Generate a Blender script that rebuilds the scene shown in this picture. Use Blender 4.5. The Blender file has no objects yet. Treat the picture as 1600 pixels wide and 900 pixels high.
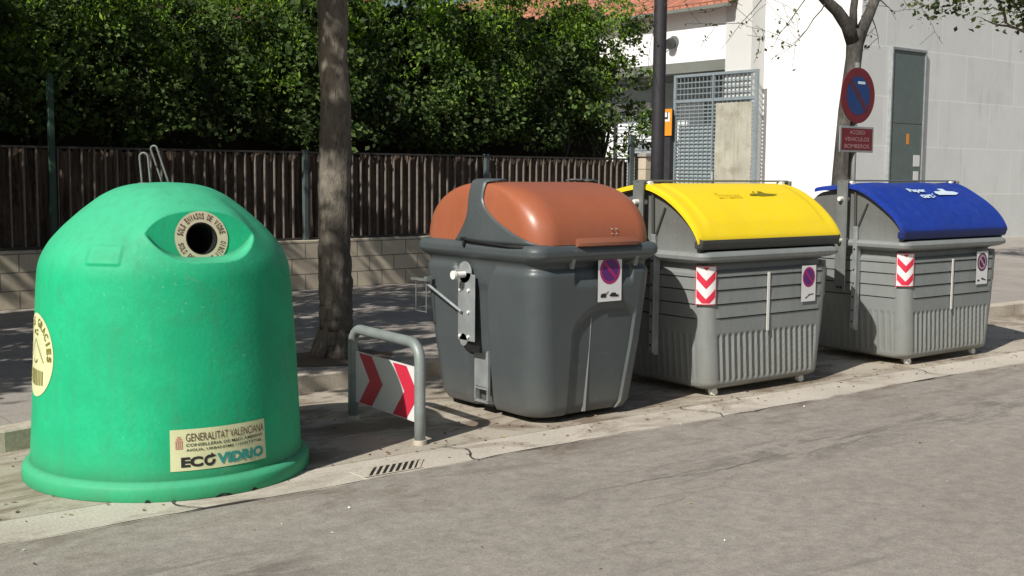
import bpy, math, random
import numpy as np
from mathutils import Vector, Matrix
random.seed(7); rng = np.random.default_rng(11)
R = math.radians
scene = bpy.context.scene
col = scene.collection
SUN_AZ = R(17.5); SUN_EL = R(39.5)

# ------------------------------------------------------------------ materials
def nt(name):
    m = bpy.data.materials.new(name); m.use_nodes = True
    t = m.node_tree; b = t.nodes['Principled BSDF']
    return m, t, b
def N(t, typ, **kw):
    n = t.nodes.new(typ)
    for k, v in kw.items():
        if k.startswith('i_'):
            key = k[2:]
            key = int(key) if key.isdigit() else key.replace('_', ' ')
            n.inputs[key].default_value = v
        else: setattr(n, k, v)
    return n
def L(t, a, ao, b, bi): t.links.new(a.outputs[ao], b.inputs[bi])
def noise(t, scale, detail=4, rough=.55, co=None, sc=None, dist=0.0):
    n = N(t, 'ShaderNodeTexNoise'); n.inputs['Scale'].default_value = scale
    n.inputs['Detail'].default_value = detail; n.inputs['Roughness'].default_value = rough
    n.inputs['Distortion'].default_value = dist
    if co is not None:
        if sc is not None:
            mp = N(t, 'ShaderNodeMapping'); mp.inputs['Scale'].default_value = sc
            t.links.new(co, mp.inputs['Vector']); t.links.new(mp.outputs['Vector'], n.inputs['Vector'])
        else: t.links.new(co, n.inputs['Vector'])
    return n
def ramp(t, src, p0, p1, c0=(0,0,0,1), c1=(1,1,1,1)):
    r = N(t, 'ShaderNodeValToRGB'); r.color_ramp.elements[0].position = p0; r.color_ramp.elements[1].position = p1
    r.color_ramp.elements[0].color = c0; r.color_ramp.elements[1].color = c1
    t.links.new(src, r.inputs['Fac']); return r
def mix(t, fac, a, b, mode='MIX'):
    m = N(t, 'ShaderNodeMix'); m.data_type = 'RGBA'; m.blend_type = mode
    if isinstance(fac, (int, float)): m.inputs[0].default_value = fac
    else: t.links.new(fac, m.inputs[0])
    for s, v in ((6, a), (7, b)):
        if isinstance(v, tuple): m.inputs[s].default_value = v if len(v) == 4 else v + (1,)
        else: t.links.new(v, m.inputs[s])
    return m.outputs[2]
def bump(t, b, src, strength, dist):
    n = N(t, 'ShaderNodeBump'); n.inputs['Strength'].default_value = strength; n.inputs['Distance'].default_value = dist
    t.links.new(src, n.inputs['Height']); t.links.new(n.outputs['Normal'], b.inputs['Normal']); return n
def c4(c): return tuple(c) + (1,)
def lum(c, k): return tuple(min(1, x*k) for x in c)

def weathered(name, c, rough=.5, var=.18, dirt=.25, dirtc=(.09,.075,.055), scale=3., bmp=.15, metallic=0., fine=60., low=None, streak=.0, spec=.5, fade=None, scr=0.):
    """painted / plastic / metal surface: large tone drift, fine grain, grime low down, vertical streaks"""
    m, t, b = nt(name)
    tc = N(t, 'ShaderNodeTexCoord'); co = tc.outputs['Object']
    n1 = noise(t, scale, 5, .6, co); n2 = noise(t, fine, 3, .6, co)
    col1 = mix(t, ramp(t, n1.outputs['Fac'], .3, .7).outputs['Color'], c4(lum(c, 1-var)), c4(lum(c, 1+var)))
    col2 = mix(t, ramp(t, n2.outputs['Fac'], .35, .75).outputs['Color'], col1, c4(lum(c, 1-var*.8)))
    col2 = mix(t, .5, col1, col2)
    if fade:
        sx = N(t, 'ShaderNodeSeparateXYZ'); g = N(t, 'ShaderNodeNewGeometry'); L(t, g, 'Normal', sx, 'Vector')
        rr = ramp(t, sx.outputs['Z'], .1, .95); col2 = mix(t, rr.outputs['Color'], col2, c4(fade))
    n3 = noise(t, scale*1.7, 6, .7, co, None, .3)
    d = ramp(t, n3.outputs['Fac'], .52, .78); dm = N(t, 'ShaderNodeMath', operation='MULTIPLY'); L(t, d, 'Color', dm, 0); dm.inputs[1].default_value = dirt
    col3 = mix(t, dm.outputs[0], col2, c4(dirtc))
    if streak:
        n4 = noise(t, 3., 5, .65, co, (7, 7, .35)); s = ramp(t, n4.outputs['Fac'], .5, .75)
        sm = N(t, 'ShaderNodeMath', operation='MULTIPLY'); L(t, s, 'Color', sm, 0); sm.inputs[1].default_value = streak
        col3 = mix(t, sm.outputs[0], col3, c4(lum(dirtc, 1.2)))
    if low:
        sp = N(t, 'ShaderNodeSeparateXYZ'); t.links.new(co, sp.inputs[0])
        a = N(t, 'ShaderNodeMapRange'); a.inputs['From Min'].default_value = low; a.inputs['From Max'].default_value = 0.0
        L(t, sp, 'Z', a, 'Value')
        pm = N(t, 'ShaderNodeMath', operation='MULTIPLY'); L(t, a, 'Result', pm, 0); L(t, n3, 'Fac', pm, 1)
        col3 = mix(t, pm.outputs[0], col3, c4(lum(dirtc, 1.6)))
    if scr:
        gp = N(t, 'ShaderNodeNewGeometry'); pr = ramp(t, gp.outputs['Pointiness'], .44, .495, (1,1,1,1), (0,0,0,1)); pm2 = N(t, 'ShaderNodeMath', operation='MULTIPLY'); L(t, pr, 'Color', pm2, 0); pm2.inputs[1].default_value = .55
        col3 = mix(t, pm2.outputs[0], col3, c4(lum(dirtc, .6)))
        vo = N(t, 'ShaderNodeTexVoronoi'); vo.inputs['Scale'].default_value = 7.; wv = noise(t, 9, 4, .7, co); vv = mix(t, .25, co, wv.outputs['Color'], 'ADD'); t.links.new(vv, vo.inputs['Vector'])
        vs_ = N(t, 'ShaderNodeSeparateXYZ'); L(t, vo, 'Color', vs_, 0); vt = N(t, 'ShaderNodeMath', operation='GREATER_THAN'); L(t, vs_, 'X', vt, 0); vt.inputs[1].default_value = .90
        vd = ramp(t, vo.outputs['Distance'], .10, .17, (1,1,1,1), (0,0,0,1)); vm = N(t, 'ShaderNodeMath', operation='MULTIPLY'); L(t, vd, 'Color', vm, 0); L(t, vt, 0, vm, 1)
        vk = N(t, 'ShaderNodeMath', operation='MULTIPLY'); L(t, vm, 0, vk, 0); vk.inputs[1].default_value = scr*.7
        col3 = mix(t, vk.outputs[0], col3, c4(tuple(x*.55+.10 for x in c)))
        for sc_, lo in (((2.2, 30, 14), .66), ((26, 3, 9), .68)):
            ns = noise(t, 3.5, 4, .6, co, sc_, .5); nb = noise(t, 1.8, 3, .5, co)
            q1 = N(t, 'ShaderNodeMath', operation='MULTIPLY'); L(t, ramp(t, ns.outputs['Fac'], lo, lo+.03), 'Color', q1, 0); L(t, ramp(t, nb.outputs['Fac'], .45, .6), 'Color', q1, 1)
            q2 = N(t, 'ShaderNodeMath', operation='MULTIPLY'); L(t, q1, 0, q2, 0); q2.inputs[1].default_value = scr
            col3 = mix(t, q2.outputs[0], col3, c4(tuple(min(1, x*1.1+.09) for x in c)))
    t.links.new(col3, b.inputs['Base Color'])
    rr = ramp(t, n3.outputs['Fac'], .3, .8, (rough,)*3+(1,), (min(1, rough+.25),)*3+(1,))
    L(t, rr, 'Color', b, 'Roughness')
    b.inputs['Metallic'].default_value = metallic
    b.inputs['Specular IOR Level'].default_value = spec
    if bmp: bump(t, b, n2.outputs['Fac'], bmp, .004)
    return m
def plain(name, c, rough=.6, metallic=0., var=.12, scale=25.):
    m, t, b = nt(name); tc = N(t, 'ShaderNodeTexCoord')
    n1 = noise(t, scale, 4, .6, tc.outputs['Object'])
    t.links.new(mix(t, n1.outputs['Fac'], c4(lum(c, 1-var)), c4(lum(c, 1+var))), b.inputs['Base Color'])
    b.inputs['Roughness'].default_value = rough; b.inputs['Metallic'].default_value = metallic
    return m

M = {}
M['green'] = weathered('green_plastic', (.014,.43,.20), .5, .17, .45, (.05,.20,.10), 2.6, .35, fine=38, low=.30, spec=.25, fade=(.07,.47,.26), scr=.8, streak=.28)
M['grey'] = weathered('grey_plastic', (.23,.248,.243), .40, .10, .28, (.12,.11,.09), 2.5, .2, low=.35, streak=.30, scr=.35)
M['dgrey'] = weathered('dark_grey_plastic', (.070,.085,.090), .34, .10, .18, (.09,.085,.075), 2.5, .2, low=.3, streak=.2, scr=.3)
M['lip'] = weathered('charcoal_plastic', (.05,.052,.048), .5, .1, .2)
M['brown'] = weathered('brown_lid_plastic', (.35,.108,.052), .32, .08, .25, (.27,.13,.085), 2., .08, streak=.2, scr=.35)
M['yellow'] = weathered('yellow_lid_plastic', (.90,.66,.012), .42, .05, .16, (.60,.46,.10), 2.5, .12, streak=.22, scr=.4)
M['blue'] = weathered('blue_lid_plastic', (.010,.040,.31), .38, .12, .25, (.05,.08,.26), 3., .2, streak=.25, scr=.5)
M['galv'] = weathered('galvanised_steel', (.42,.45,.46), .42, .22, .2, (.22,.19,.16), 9, .1, metallic=.55, fine=80)
M['galv_dk'] = weathered('weathered_steel', (.20,.215,.205), .5, .2, .4, (.12,.09,.06), 7, .1, metallic=.3)
M['tube'] = weathered('grey_painted_tube', (.27,.31,.30), .42, .15, .3, (.16,.13,.1), 8, .1, metallic=.25)
M['white'] = weathered('white_paint', (.78,.77,.73), .5, .05, .12, (.45,.38,.3), 8, .05)
M['sticker'] = plain('sticker_white', (.74,.74,.74), .45, var=.05)
M['cream'] = weathered('cream_sticker', (.66,.68,.40), .45, .06, .25, (.38,.40,.2), 9, .05)
M['creamrim'] = weathered('beige_sticker', (.60,.55,.38), .5, .08, .25, (.35,.30,.2), 12, .05)
M['red'] = plain('sign_red', (.62,.025,.06), .45)
M['redd'] = plain('shade_dark_red', (.15,.014,.022), .55, var=.3, scale=9)  # this and the next two: sign colours darkened to stand in for shade
M['sblue2'] = plain('shade_dark_sign_blue', (.012,.045,.17), .5, var=.3, scale=7)
M['redbar'] = plain('shade_dark_red_bar', (.075,.02,.04), .55)
M['sblue'] = plain('sign_blue', (.015,.05,.30), .4)
M['purple'] = plain('purple_print', (.10,.02,.16), .5)
M['magenta'] = plain('magenta_print', (.36,.02,.13), .5)
M['plum'] = plain('plum_print', (.055,.012,.055), .5)
M['pink'] = plain('faded_pink_print', (.42,.25,.33), .5)
M['ink'] = plain('black_print', (.02,.02,.02), .6)
M['brink'] = plain('brown_print', (.13,.06,.04), .6)
M['olive'] = plain('olive_print', (.20,.18,.01), .6)
M['faintyellow'] = plain('faint_yellow_print', (.80,.62,.02), .5)
M['teal'] = plain('teal_print', (.03,.30,.26), .6)
M['crest'] = plain('faded_red_print', (.55,.26,.20), .6)
M['iceblue'] = plain('pale_blue_print', (.62,.75,.85), .5)
M['black'] = plain('black_rubber', (.006,.006,.006), .8)
M['void'] = plain('dark_inside', (.004,.006,.004), 1.)
M['greypanel'] = plain('grey_reflective', (.27,.31,.38), .5)

def mat_bark(name, c0, c1):
    m, t, b = nt(name); tc = N(t, 'ShaderNodeTexCoord'); co = tc.outputs['Object']
    n1 = noise(t, 3.2, 6, .7, co, (4, 4, .9), .4); n2 = noise(t, 1.6, 4, .6, co); n3 = noise(t, 26, 5, .7, co, (1.5, 1.5, .5))
    a = mix(t, ramp(t, n1.outputs['Fac'], .36, .66).outputs['Color'], c4(c0), c4(c1))
    a = mix(t, ramp(t, n2.outputs['Fac'], .52, .66).outputs['Color'], a, c4(lum(c1, 1.5)))
    a = mix(t, ramp(t, n3.outputs['Fac'], .5, .7).outputs['Color'], a, c4(lum(c0, .6)))
    t.links.new(a, b.inputs['Base Color']); b.inputs['Roughness'].default_value = .9
    bump(t, b, n3.outputs['Fac'], .8, .02); return m
M['bark'] = mat_bark('plane_bark', (.085,.076,.064), (.19,.165,.13))
M['bark2'] = mat_bark('grey_bark', (.04,.038,.034), (.10,.092,.08))

def mat_leaf(name, cs, trans=.35):
    m, t, b = nt(name); g = N(t, 'ShaderNodeNewGeometry'); tc = N(t, 'ShaderNodeTexCoord')
    r = N(t, 'ShaderNodeValToRGB'); e = r.color_ramp.elements
    e[0].color = c4(cs[0]); e[1].color = c4(cs[-1])
    for i, c in enumerate(cs[1:-1]):
        x = e.new((i+1)/(len(cs)-1)); x.color = c4(c)
    L(t, g, 'Random Per Island', r, 'Fac')
    n = noise(t, 1.3, 3, .6, tc.outputs['Object'])
    cc = mix(t, 1., r.outputs['Color'], ramp(t, n.outputs['Fac'], .38, .62, (.35,.35,.35,1), (1.6,1.6,1.4,1)).outputs['Color'], 'MULTIPLY')
    t.links.new(cc, b.inputs['Base Color']); b.inputs['Roughness'].default_value = .62; b.inputs['Specular IOR Level'].default_value = .3
    tr = N(t, 'ShaderNodeBsdfTranslucent'); t.links.new(cc, tr.inputs['Color'])
    ms = N(t, 'ShaderNodeMixShader'); ms.inputs[0].default_value = trans
    t.links.new(b.outputs[0], ms.inputs[1]); t.links.new(tr.outputs[0], ms.inputs[2])
    t.links.new(ms.outputs[0], t.nodes['Material Output'].inputs['Surface']); return m
M['leaf_ivy'] = mat_leaf('ivy_leaf', [(.035,.065,.018), (.055,.105,.028), (.085,.14,.038), (.16,.21,.07)])
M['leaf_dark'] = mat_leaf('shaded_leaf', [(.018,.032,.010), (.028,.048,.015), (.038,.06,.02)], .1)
M['leaf_fresh'] = mat_leaf('fresh_leaf', [(.13,.26,.02), (.22,.40,.03), (.34,.50,.07)], .5)
M['leaf_tree'] = mat_leaf('street_tree_leaf', [(.05,.085,.022), (.08,.12,.03), (.13,.16,.05), (.07,.06,.03)], .4)

def mat_asphalt():
    m, t, b = nt('asphalt'); tc = N(t, 'ShaderNodeTexCoord'); co = tc.outputs['Object']
    big = noise(t, .8, 6, .68, co, (.5, 1.4, 1)); mid = noise(t, 5, 6, .72, co); fine = noise(t, 95, 3, .7, co); sp = noise(t, 38, 2, .5, co)
    a = mix(t, ramp(t, big.outputs['Fac'], .3, .7).outputs['Color'], (.262,.238,.210), (.345,.318,.283))
    mm = ramp(t, mid.outputs['Fac'], .35, .72); mk = N(t, 'ShaderNodeMath', operation='MULTIPLY'); L(t, mm, 'Color', mk, 0); mk.inputs[1].default_value = .6
    a = mix(t, mk.outputs[0], a, (.38,.345,.30))
    a = mix(t, 1., a, ramp(t, fine.outputs['Fac'], .30, .70, (.76,.76,.76,1), (1.16,1.16,1.16,1)).outputs['Color'], 'MULTIPLY')
    mp_ = noise(t, 11, 6, .75, co); a = mix(t, 1., a, ramp(t, mp_.outputs['Fac'], .32, .66, (.80,.79,.78,1), (1.13,1.13,1.12,1)).outputs['Color'], 'MULTIPLY')
    spm = N(t, 'ShaderNodeMath', operation='MULTIPLY'); L(t, ramp(t, sp.outputs['Fac'], .68, .74), 'Color', spm, 0); spm.inputs[1].default_value = .45
    a = mix(t, spm.outputs[0], a, (.44,.40,.34))
    # worn, darker scrapes that run along the lane
    s = noise(t, 1.6, 7, .75, co, (.45, 2.6, 1), .6); s2 = noise(t, .55, 3, .5, co, (.6, 1.5, 1))
    sm = N(t, 'ShaderNodeMath', operation='MULTIPLY'); L(t, ramp(t, s.outputs['Fac'], .56, .66), 'Color', sm, 0); L(t, ramp(t, s2.outputs['Fac'], .50, .62), 'Color', sm, 1)
    sy = N(t, 'ShaderNodeSeparateXYZ'); t.links.new(co, sy.inputs[0]); bd = N(t, 'ShaderNodeMath', operation='SUBTRACT'); L(t, sy, 'Y', bd, 0); bd.inputs[1].default_value = 4.45
    ba = N(t, 'ShaderNodeMath', operation='ABSOLUTE'); L(t, bd, 0, ba, 0); bm_ = N(t, 'ShaderNodeMapRange'); bm_.inputs['From Min'].default_value = .42; bm_.inputs['From Max'].default_value = .05; L(t, ba, 0, bm_, 'Value')
    s5 = noise(t, 2.6, 7, .8, co, (.45, 2.4, 1), .8); s6 = noise(t, .55, 2, .5, co, (1,.3,1)); p5 = N(t, 'ShaderNodeMath', operation='MULTIPLY'); L(t, ramp(t, s5.outputs['Fac'], .49, .56), 'Color', p5, 0); L(t, bm_, 'Result', p5, 1)
    p6 = N(t, 'ShaderNodeMath', operation='MULTIPLY'); L(t, p5, 0, p6, 0); L(t, ramp(t, s6.outputs['Fac'], .42, .55), 'Color', p6, 1)
    mx = N(t, 'ShaderNodeMath', operation='MAXIMUM'); L(t, sm, 0, mx, 0); L(t, p6, 0, mx, 1)
    sk = N(t, 'ShaderNodeMath', operation='MULTIPLY'); L(t, mx, 0, sk, 0); sk.inputs[1].default_value = .62
    a = mix(t, sk.outputs[0], a, (.11,.098,.086))
    # brown seepage beside the gutter
    sx = N(t, 'ShaderNodeSeparateXYZ'); t.links.new(co, sx.inputs[0])
    mr = N(t, 'ShaderNodeMapRange'); mr.inputs['From Min'].default_value = 4.6; mr.inputs['From Max'].default_value = 5.35; L(t, sx, 'Y', mr, 'Value')
    st = noise(t, 2.2, 6, .7, co, (.7, 1.4, 1), .5); m2 = N(t, 'ShaderNodeMath', operation='MULTIPLY')
    L(t, ramp(t, st.outputs['Fac'], .48, .66), 'Color', m2, 0); L(t, mr, 'Result', m2, 1)
    m3 = N(t, 'ShaderNodeMath', operation='MULTIPLY'); L(t, m2, 0, m3, 0); m3.inputs[1].default_value = .75
    a = mix(t, m3.outputs[0], a, (.13,.088,.06))
    # hairline cracks
    v = N(t, 'ShaderNodeTexVoronoi', feature='DISTANCE_TO_EDGE'); v.inputs['Scale'].default_value = .55
    wn = noise(t, 2.5, 6, .7, co); wm = mix(t, .12, (0,0,0), wn.outputs['Color'], 'ADD')
    va = N(t, 'ShaderNodeVectorMath', operation='ADD'); mp = N(t, 'ShaderNodeMapping'); mp.inputs['Scale'].default_value = (.6, 1.2, 1)
    t.links.new(co, mp.inputs[0]); L(t, mp, 0, va, 0); t.links.new(wm, va.inputs[1]); L(t, va, 0, v, 'Vector')
    cr = ramp(t, v.outputs['Distance'], .0, .004, (1,1,1,1), (0,0,0,1)); cb = noise(t, .8, 3, .5, co)
    m4 = N(t, 'ShaderNodeMath', operation='MULTIPLY'); L(t, cr, 'Color', m4, 0); L(t, ramp(t, cb.outputs['Fac'], .5, .6), 'Color', m4, 1)
    m5 = N(t, 'ShaderNodeMath', operation='MULTIPLY'); L(t, m4, 0, m5, 0); m5.inputs[1].default_value = .3
    a = mix(t, m5.outputs[0], a, (.05,.045,.04))
    t.links.new(a, b.inputs['Base Color']); b.inputs['Roughness'].default_value = .85
    h = mix(t, .5, fine.outputs['Fac'], mid.outputs['Fac']); bump(t, b, h, .55, .012); return m
M['asphalt'] = mat_asphalt()
def mat_concrete(name, c, joints=None, stain=.6, tiles=None, lo=.53, hi=.66, sc_=(.15,.105,.07)):
    m, t, b = nt(name); tc = N(t, 'ShaderNodeTexCoord'); co = tc.outputs['Object']
    big = noise(t, 1.1, 6, .65, co); fine = noise(t, 60, 4, .7, co); st = noise(t, 1.5, 7, .7, co, (.8, 1.5, 1), .7)
    a = mix(t, ramp(t, big.outputs['Fac'], .3, .7).outputs['Color'], c4(lum(c, .80)), c4(lum(c, 1.12)))
    a = mix(t, 1., a, ramp(t, fine.outputs['Fac'], .32, .68, (.80,.80,.80,1), (1.15,1.15,1.15,1)).outputs['Color'], 'MULTIPLY')
    sm = N(t, 'ShaderNodeMath', operation='MULTIPLY'); L(t, ramp(t, st.outputs['Fac'], lo, hi), 'Color', sm, 0); sm.inputs[1].default_value = stain
    a = mix(t, sm.outputs[0], a, sc_)
    if tiles:
        br = N(t, 'ShaderNodeTexBrick'); br.offset = tiles[3]; t.links.new(co, br.inputs['Vector'])
        br.inputs['Scale'].default_value = 1.; br.inputs['Brick Width'].default_value = tiles[0]; br.inputs['Row Height'].default_value = tiles[1]
        br.inputs['Mortar Size'].default_value = tiles[2]; br.inputs['Mortar Smooth'].default_value = .3
        br.inputs['Color1'].default_value = (.96,.96,.96,1); br.inputs['Color2'].default_value = (1.03,1.03,1.03,1); br.inputs['Mortar'].default_value = (.78,.76,.72,1)
        a = mix(t, .9, a, br.outputs['Color'], 'MULTIPLY')
    t.links.new(a, b.inputs['Base Color']); b.inputs['Roughness'].default_value = .85
    bump(t, b, fine.outputs['Fac'], .4, .006); return m
M['gutter'] = mat_concrete('gutter_concrete', (.56,.51,.435), stain=.55)
M['pave'] = mat_concrete('pavement_tiles', (.37,.335,.30), stain=.2, tiles=(.4, .4, .008, 0.))
M['kerb'] = mat_concrete('kerb_stone', (.56,.50,.41), stain=.3, tiles=(.8, 2., .01, 0.))
M['soil'] = mat_concrete('soil', (.16,.12,.085), stain=.4)
M['dirt'] = mat_concrete('dark_ground', (.14,.12,.10), stain=.4)

def mat_wall(name, c, bw, rh, ms, mortar, axis='XZ', bm=.4, var=.1, off=.5, mortar_k=.5):
    m, t, b = nt(name); tc = N(t, 'ShaderNodeTexCoord'); co = tc.outputs['Object']
    s = N(t, 'ShaderNodeSeparateXYZ'); t.links.new(co, s.inputs[0]); cb = N(t, 'ShaderNodeCombineXYZ')
    L(t, s, axis[0], cb, 'X'); L(t, s, 'Z', cb, 'Y')
    br = N(t, 'ShaderNodeTexBrick'); br.offset = off; L(t, cb, 0, br, 'Vector'); br.inputs['Scale'].default_value = 1.
    br.inputs['Brick Width'].default_value = bw; br.inputs['Row Height'].default_value = rh; br.inputs['Mortar Size'].default_value = ms
    br.inputs['Color1'].default_value = c4(lum(c, 1-var)); br.inputs['Color2'].default_value = c4(lum(c, 1+var)); br.inputs['Mortar'].default_value = c4(mortar)
    n1 = noise(t, 1.2, 6, .65, co); n2 = noise(t, 40, 4, .7, co); n3 = noise(t, 1.5, 5, .6, co, (2.5, 2.5, .5))
    a = mix(t, .4, br.outputs['Color'], mix(t, ramp(t, n1.outputs['Fac'], .3, .7).outputs['Color'], (.34,.34,.34), (.62,.62,.62)), 'OVERLAY')
    a = mix(t, .3, a, mix(t, ramp(t, n2.outputs['Fac'], .35, .7).outputs['Color'], (.35,.35,.35), (.62,.62,.62)), 'OVERLAY')
    sm = N(t, 'ShaderNodeMath', operation='MULTIPLY'); L(t, ramp(t, n3.outputs['Fac'], .55, .8), 'Color', sm, 0); sm.inputs[1].default_value = .35
    a = mix(t, sm.outputs[0], a, c4(lum(c, .55)))
    t.links.new(a, b.inputs['Base Color']); b.inputs['Roughness'].default_value = .9
    bump(t, b, br.outputs['Fac'], -bm, .01); return m
M['block'] = mat_wall('split_block', (.60,.525,.40), .4, .2, .008, (.25,.22,.18), var=.10)
M['panelwall'] = mat_wall('grey_panel_wall', (.70,.715,.70), 2.2, 1.1, .016, (.80,.81,.79), var=.03, bm=.2)
M['whitewall'] = weathered('white_render', (.86,.86,.85), .8, .03, .10, (.68,.67,.64), .8, .1, fine=20)
M['pier'] = weathered('shade_grey_render', (.60,.60,.58), .8, .05, .2, (.45,.45,.42), .8, .1, fine=20)  # white render greyed: shade of the return face put into the colour
M['brickred'] = mat_wall('red_brick', (.36,.13,.08), .25, .075, .01, (.30,.22,.17), 'YZ', var=.2)
M['brickred2'] = mat_wall('red_brick_far', (.36,.13,.08), .25, .075, .01, (.30,.22,.17), 'XZ', var=.2)
M['roof'] = mat_wall('clay_tile', (.48,.19,.12), .22, .35, .02, (.22,.09,.06), 'YZ', var=.25)
M['screen'] = None
def mat_screen():
    m, t, b = nt('heather_screen'); tc = N(t, 'ShaderNodeTexCoord'); co = tc.outputs['Object']
    n1 = noise(t, 3.0, 6, .7, co, (9, 9, .5), .3); n2 = noise(t, 2.0, 4, .6, co); n3 = noise(t, 30, 4, .7, co, (1.5,1,.25))
    a = mix(t, ramp(t, n1.outputs['Fac'], .38, .66).outputs['Color'], (.02,.014,.011), (.21,.145,.105))
    a = mix(t, ramp(t, n2.outputs['Fac'], .48, .70).outputs['Color'], a, (.05,.036,.026))
    a = mix(t, ramp(t, n3.outputs['Fac'], .55, .7).outputs['Color'], a, (.15,.10,.07))
    t.links.new(a, b.inputs['Base Color']); b.inputs['Roughness'].default_value = .95
    bump(t, b, n1.outputs['Fac'], .8, .03); return m
M['screen'] = mat_screen()
M['bar'] = weathered('rusty_bar', (.22,.19,.165), .5, .25, .4, (.10,.05,.03), 12, .1, metallic=.1)
M['post'] = weathered('grey_post', (.10,.13,.13), .5, .15, .3, (.08,.07,.06), 6, .1, metallic=.2)
M['greenpost'] = weathered('green_post', (.03,.075,.055), .5, .15, .3, (.06,.07,.06), 6, .1)
M['rail'] = weathered('dark_rail', (.05,.045,.04), .5, .2, .3, (.08,.05,.03), 6, .1, metallic=.2)
M['lamp'] = weathered('dark_lamp_paint', (.030,.029,.034), .5, .2, .3, (.06,.05,.045), 6, .1)
M['door'] = weathered('dark_green_door', (.12,.155,.15), .5, .12, .35, (.12,.12,.10), 4, .1, streak=.25)
M['gatemetal'] = weathered('gate_metal', (.25,.30,.325), .5, .12, .3, (.15,.12,.1), 6, .1, metallic=.2)
M['cloth'] = weathered('weathered_sheet', (.42,.41,.34), .8, .25, .75, (.17,.13,.07), 1.4, .1, streak=.5)
M['orange'] = plain('orange_notice', (.75,.28,.02), .5)
M['recess'] = weathered('recess_panel', (.42,.48,.48), .7, .1, .3, (.14,.16,.16), 2, .1)
M['beam'] = weathered('dark_beam', (.17,.18,.16), .7, .1, .3, (.06,.06,.05), 2, .1)

# ------------------------------------------------------------------ mesh helpers
class MB:
    def __init__(s): s.v = []; s.f = []; s.m = []
    def add(s, vs, fs, mi=0):
        o = len(s.v); s.v += [tuple(p) for p in vs]; s.f += [tuple(i+o for i in f) for f in fs]; s.m += [mi]*len(fs); return s
    def box(s, x0, x1, y0, y1, z0, z1, mi=0, mat=None):
        vs = [(x0,y0,z0),(x1,y0,z0),(x1,y1,z0),(x0,y1,z0),(x0,y0,z1),(x1,y0,z1),(x1,y1,z1),(x0,y1,z1)]
        if mat is not None: vs = [tuple(mat @ Vector(p)) for p in vs]
        return s.add(vs, [(0,3,2,1),(4,5,6,7),(0,1,5,4),(1,2,6,5),(2,3,7,6),(3,0,4,7)], mi)
    def tube(s, pts, rad, n=10, mi=0, cap=True, flat=None):
        pts = [Vector(p) for p in pts]
        if not isinstance(rad, (list, tuple)): rad = [rad]*len(pts)
        rings = []; prev = None
        for i, p in enumerate(pts):
            d = (pts[min(i+1, len(pts)-1)] - pts[max(i-1, 0)]).normalized()
            if prev is None:
                a = Vector((0,0,1)) if abs(d.z) < .9 else Vector((1,0,0)); u = d.cross(a).normalized()
            else: u = (prev - d*prev.dot(d)).normalized()
            prev = u; w = d.cross(u)
            rings.append([p + (u*math.cos(2*math.pi*k/n) + w*math.sin(2*math.pi*k/n))*rad[i] for k in range(n)])
        vs = [q for r in rings for q in r]; fs = []
        for i in range(len(pts)-1):
            for k in range(n): fs.append((i*n+k, i*n+(k+1)%n, (i+1)*n+(k+1)%n, (i+1)*n+k))
        if cap: fs.append(tuple(range(n))[::-1]); fs.append(tuple((len(pts)-1)*n+k for k in range(n)))
        return s.add(vs, fs, mi)
    def poly(s, pts, mi=0): return s.add(pts, [tuple(range(len(pts)))], mi)
    def prism(s, pts, vec, mi=0):
        n = len(pts); v = Vector(vec); a = [Vector(p) for p in pts]
        return s.add(a + [p+v for p in a], [tuple(range(n))[::-1], tuple(range(n, 2*n))] + [(i, (i+1)%n, n+(i+1)%n, n+i) for i in range(n)], mi)
    def build(s, name, mats, parent=None, smooth=False, bevel=0., loc=None, angle=None):
        me = bpy.data.meshes.new(name); me.from_pydata(s.v, [], s.f); 
        if not isinstance(mats, (list, tuple)): mats = [mats]
        for mm in mats: me.materials.append(mm)
        if len(mats) > 1: me.polygons.foreach_set('material_index', s.m)
        if smooth: me.polygons.foreach_set('use_smooth', [True]*len(s.f))
        me.update()
        if smooth and angle: me.set_sharp_from_angle(angle=R(angle))
        o = bpy.data.objects.new(name, me); col.objects.link(o)
        if parent is not None: o.parent = parent
        if loc: o.location = loc
        if bevel:
            b = o.modifiers.new('bevel', 'BEVEL'); b.width = bevel; b.segments = 2; b.limit_method = 'ANGLE'
        return o
def thing(name, label, cat, loc=(0,0,0), rz=0., group=None):
    o = bpy.data.objects.new(name, None); col.objects.link(o); o.location = loc; o.rotation_euler = (0,0,rz)
    o['label'] = label; o['category'] = cat
    if group: o['group'] = group
    return o
def tag(o, label, cat, group=None, kind=None):
    o['label'] = label; o['category'] = cat
    if group: o['group'] = group
    if kind: o['kind'] = kind
    return o
def struct(o, kind='structure'): o['kind'] = kind; return o

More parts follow.
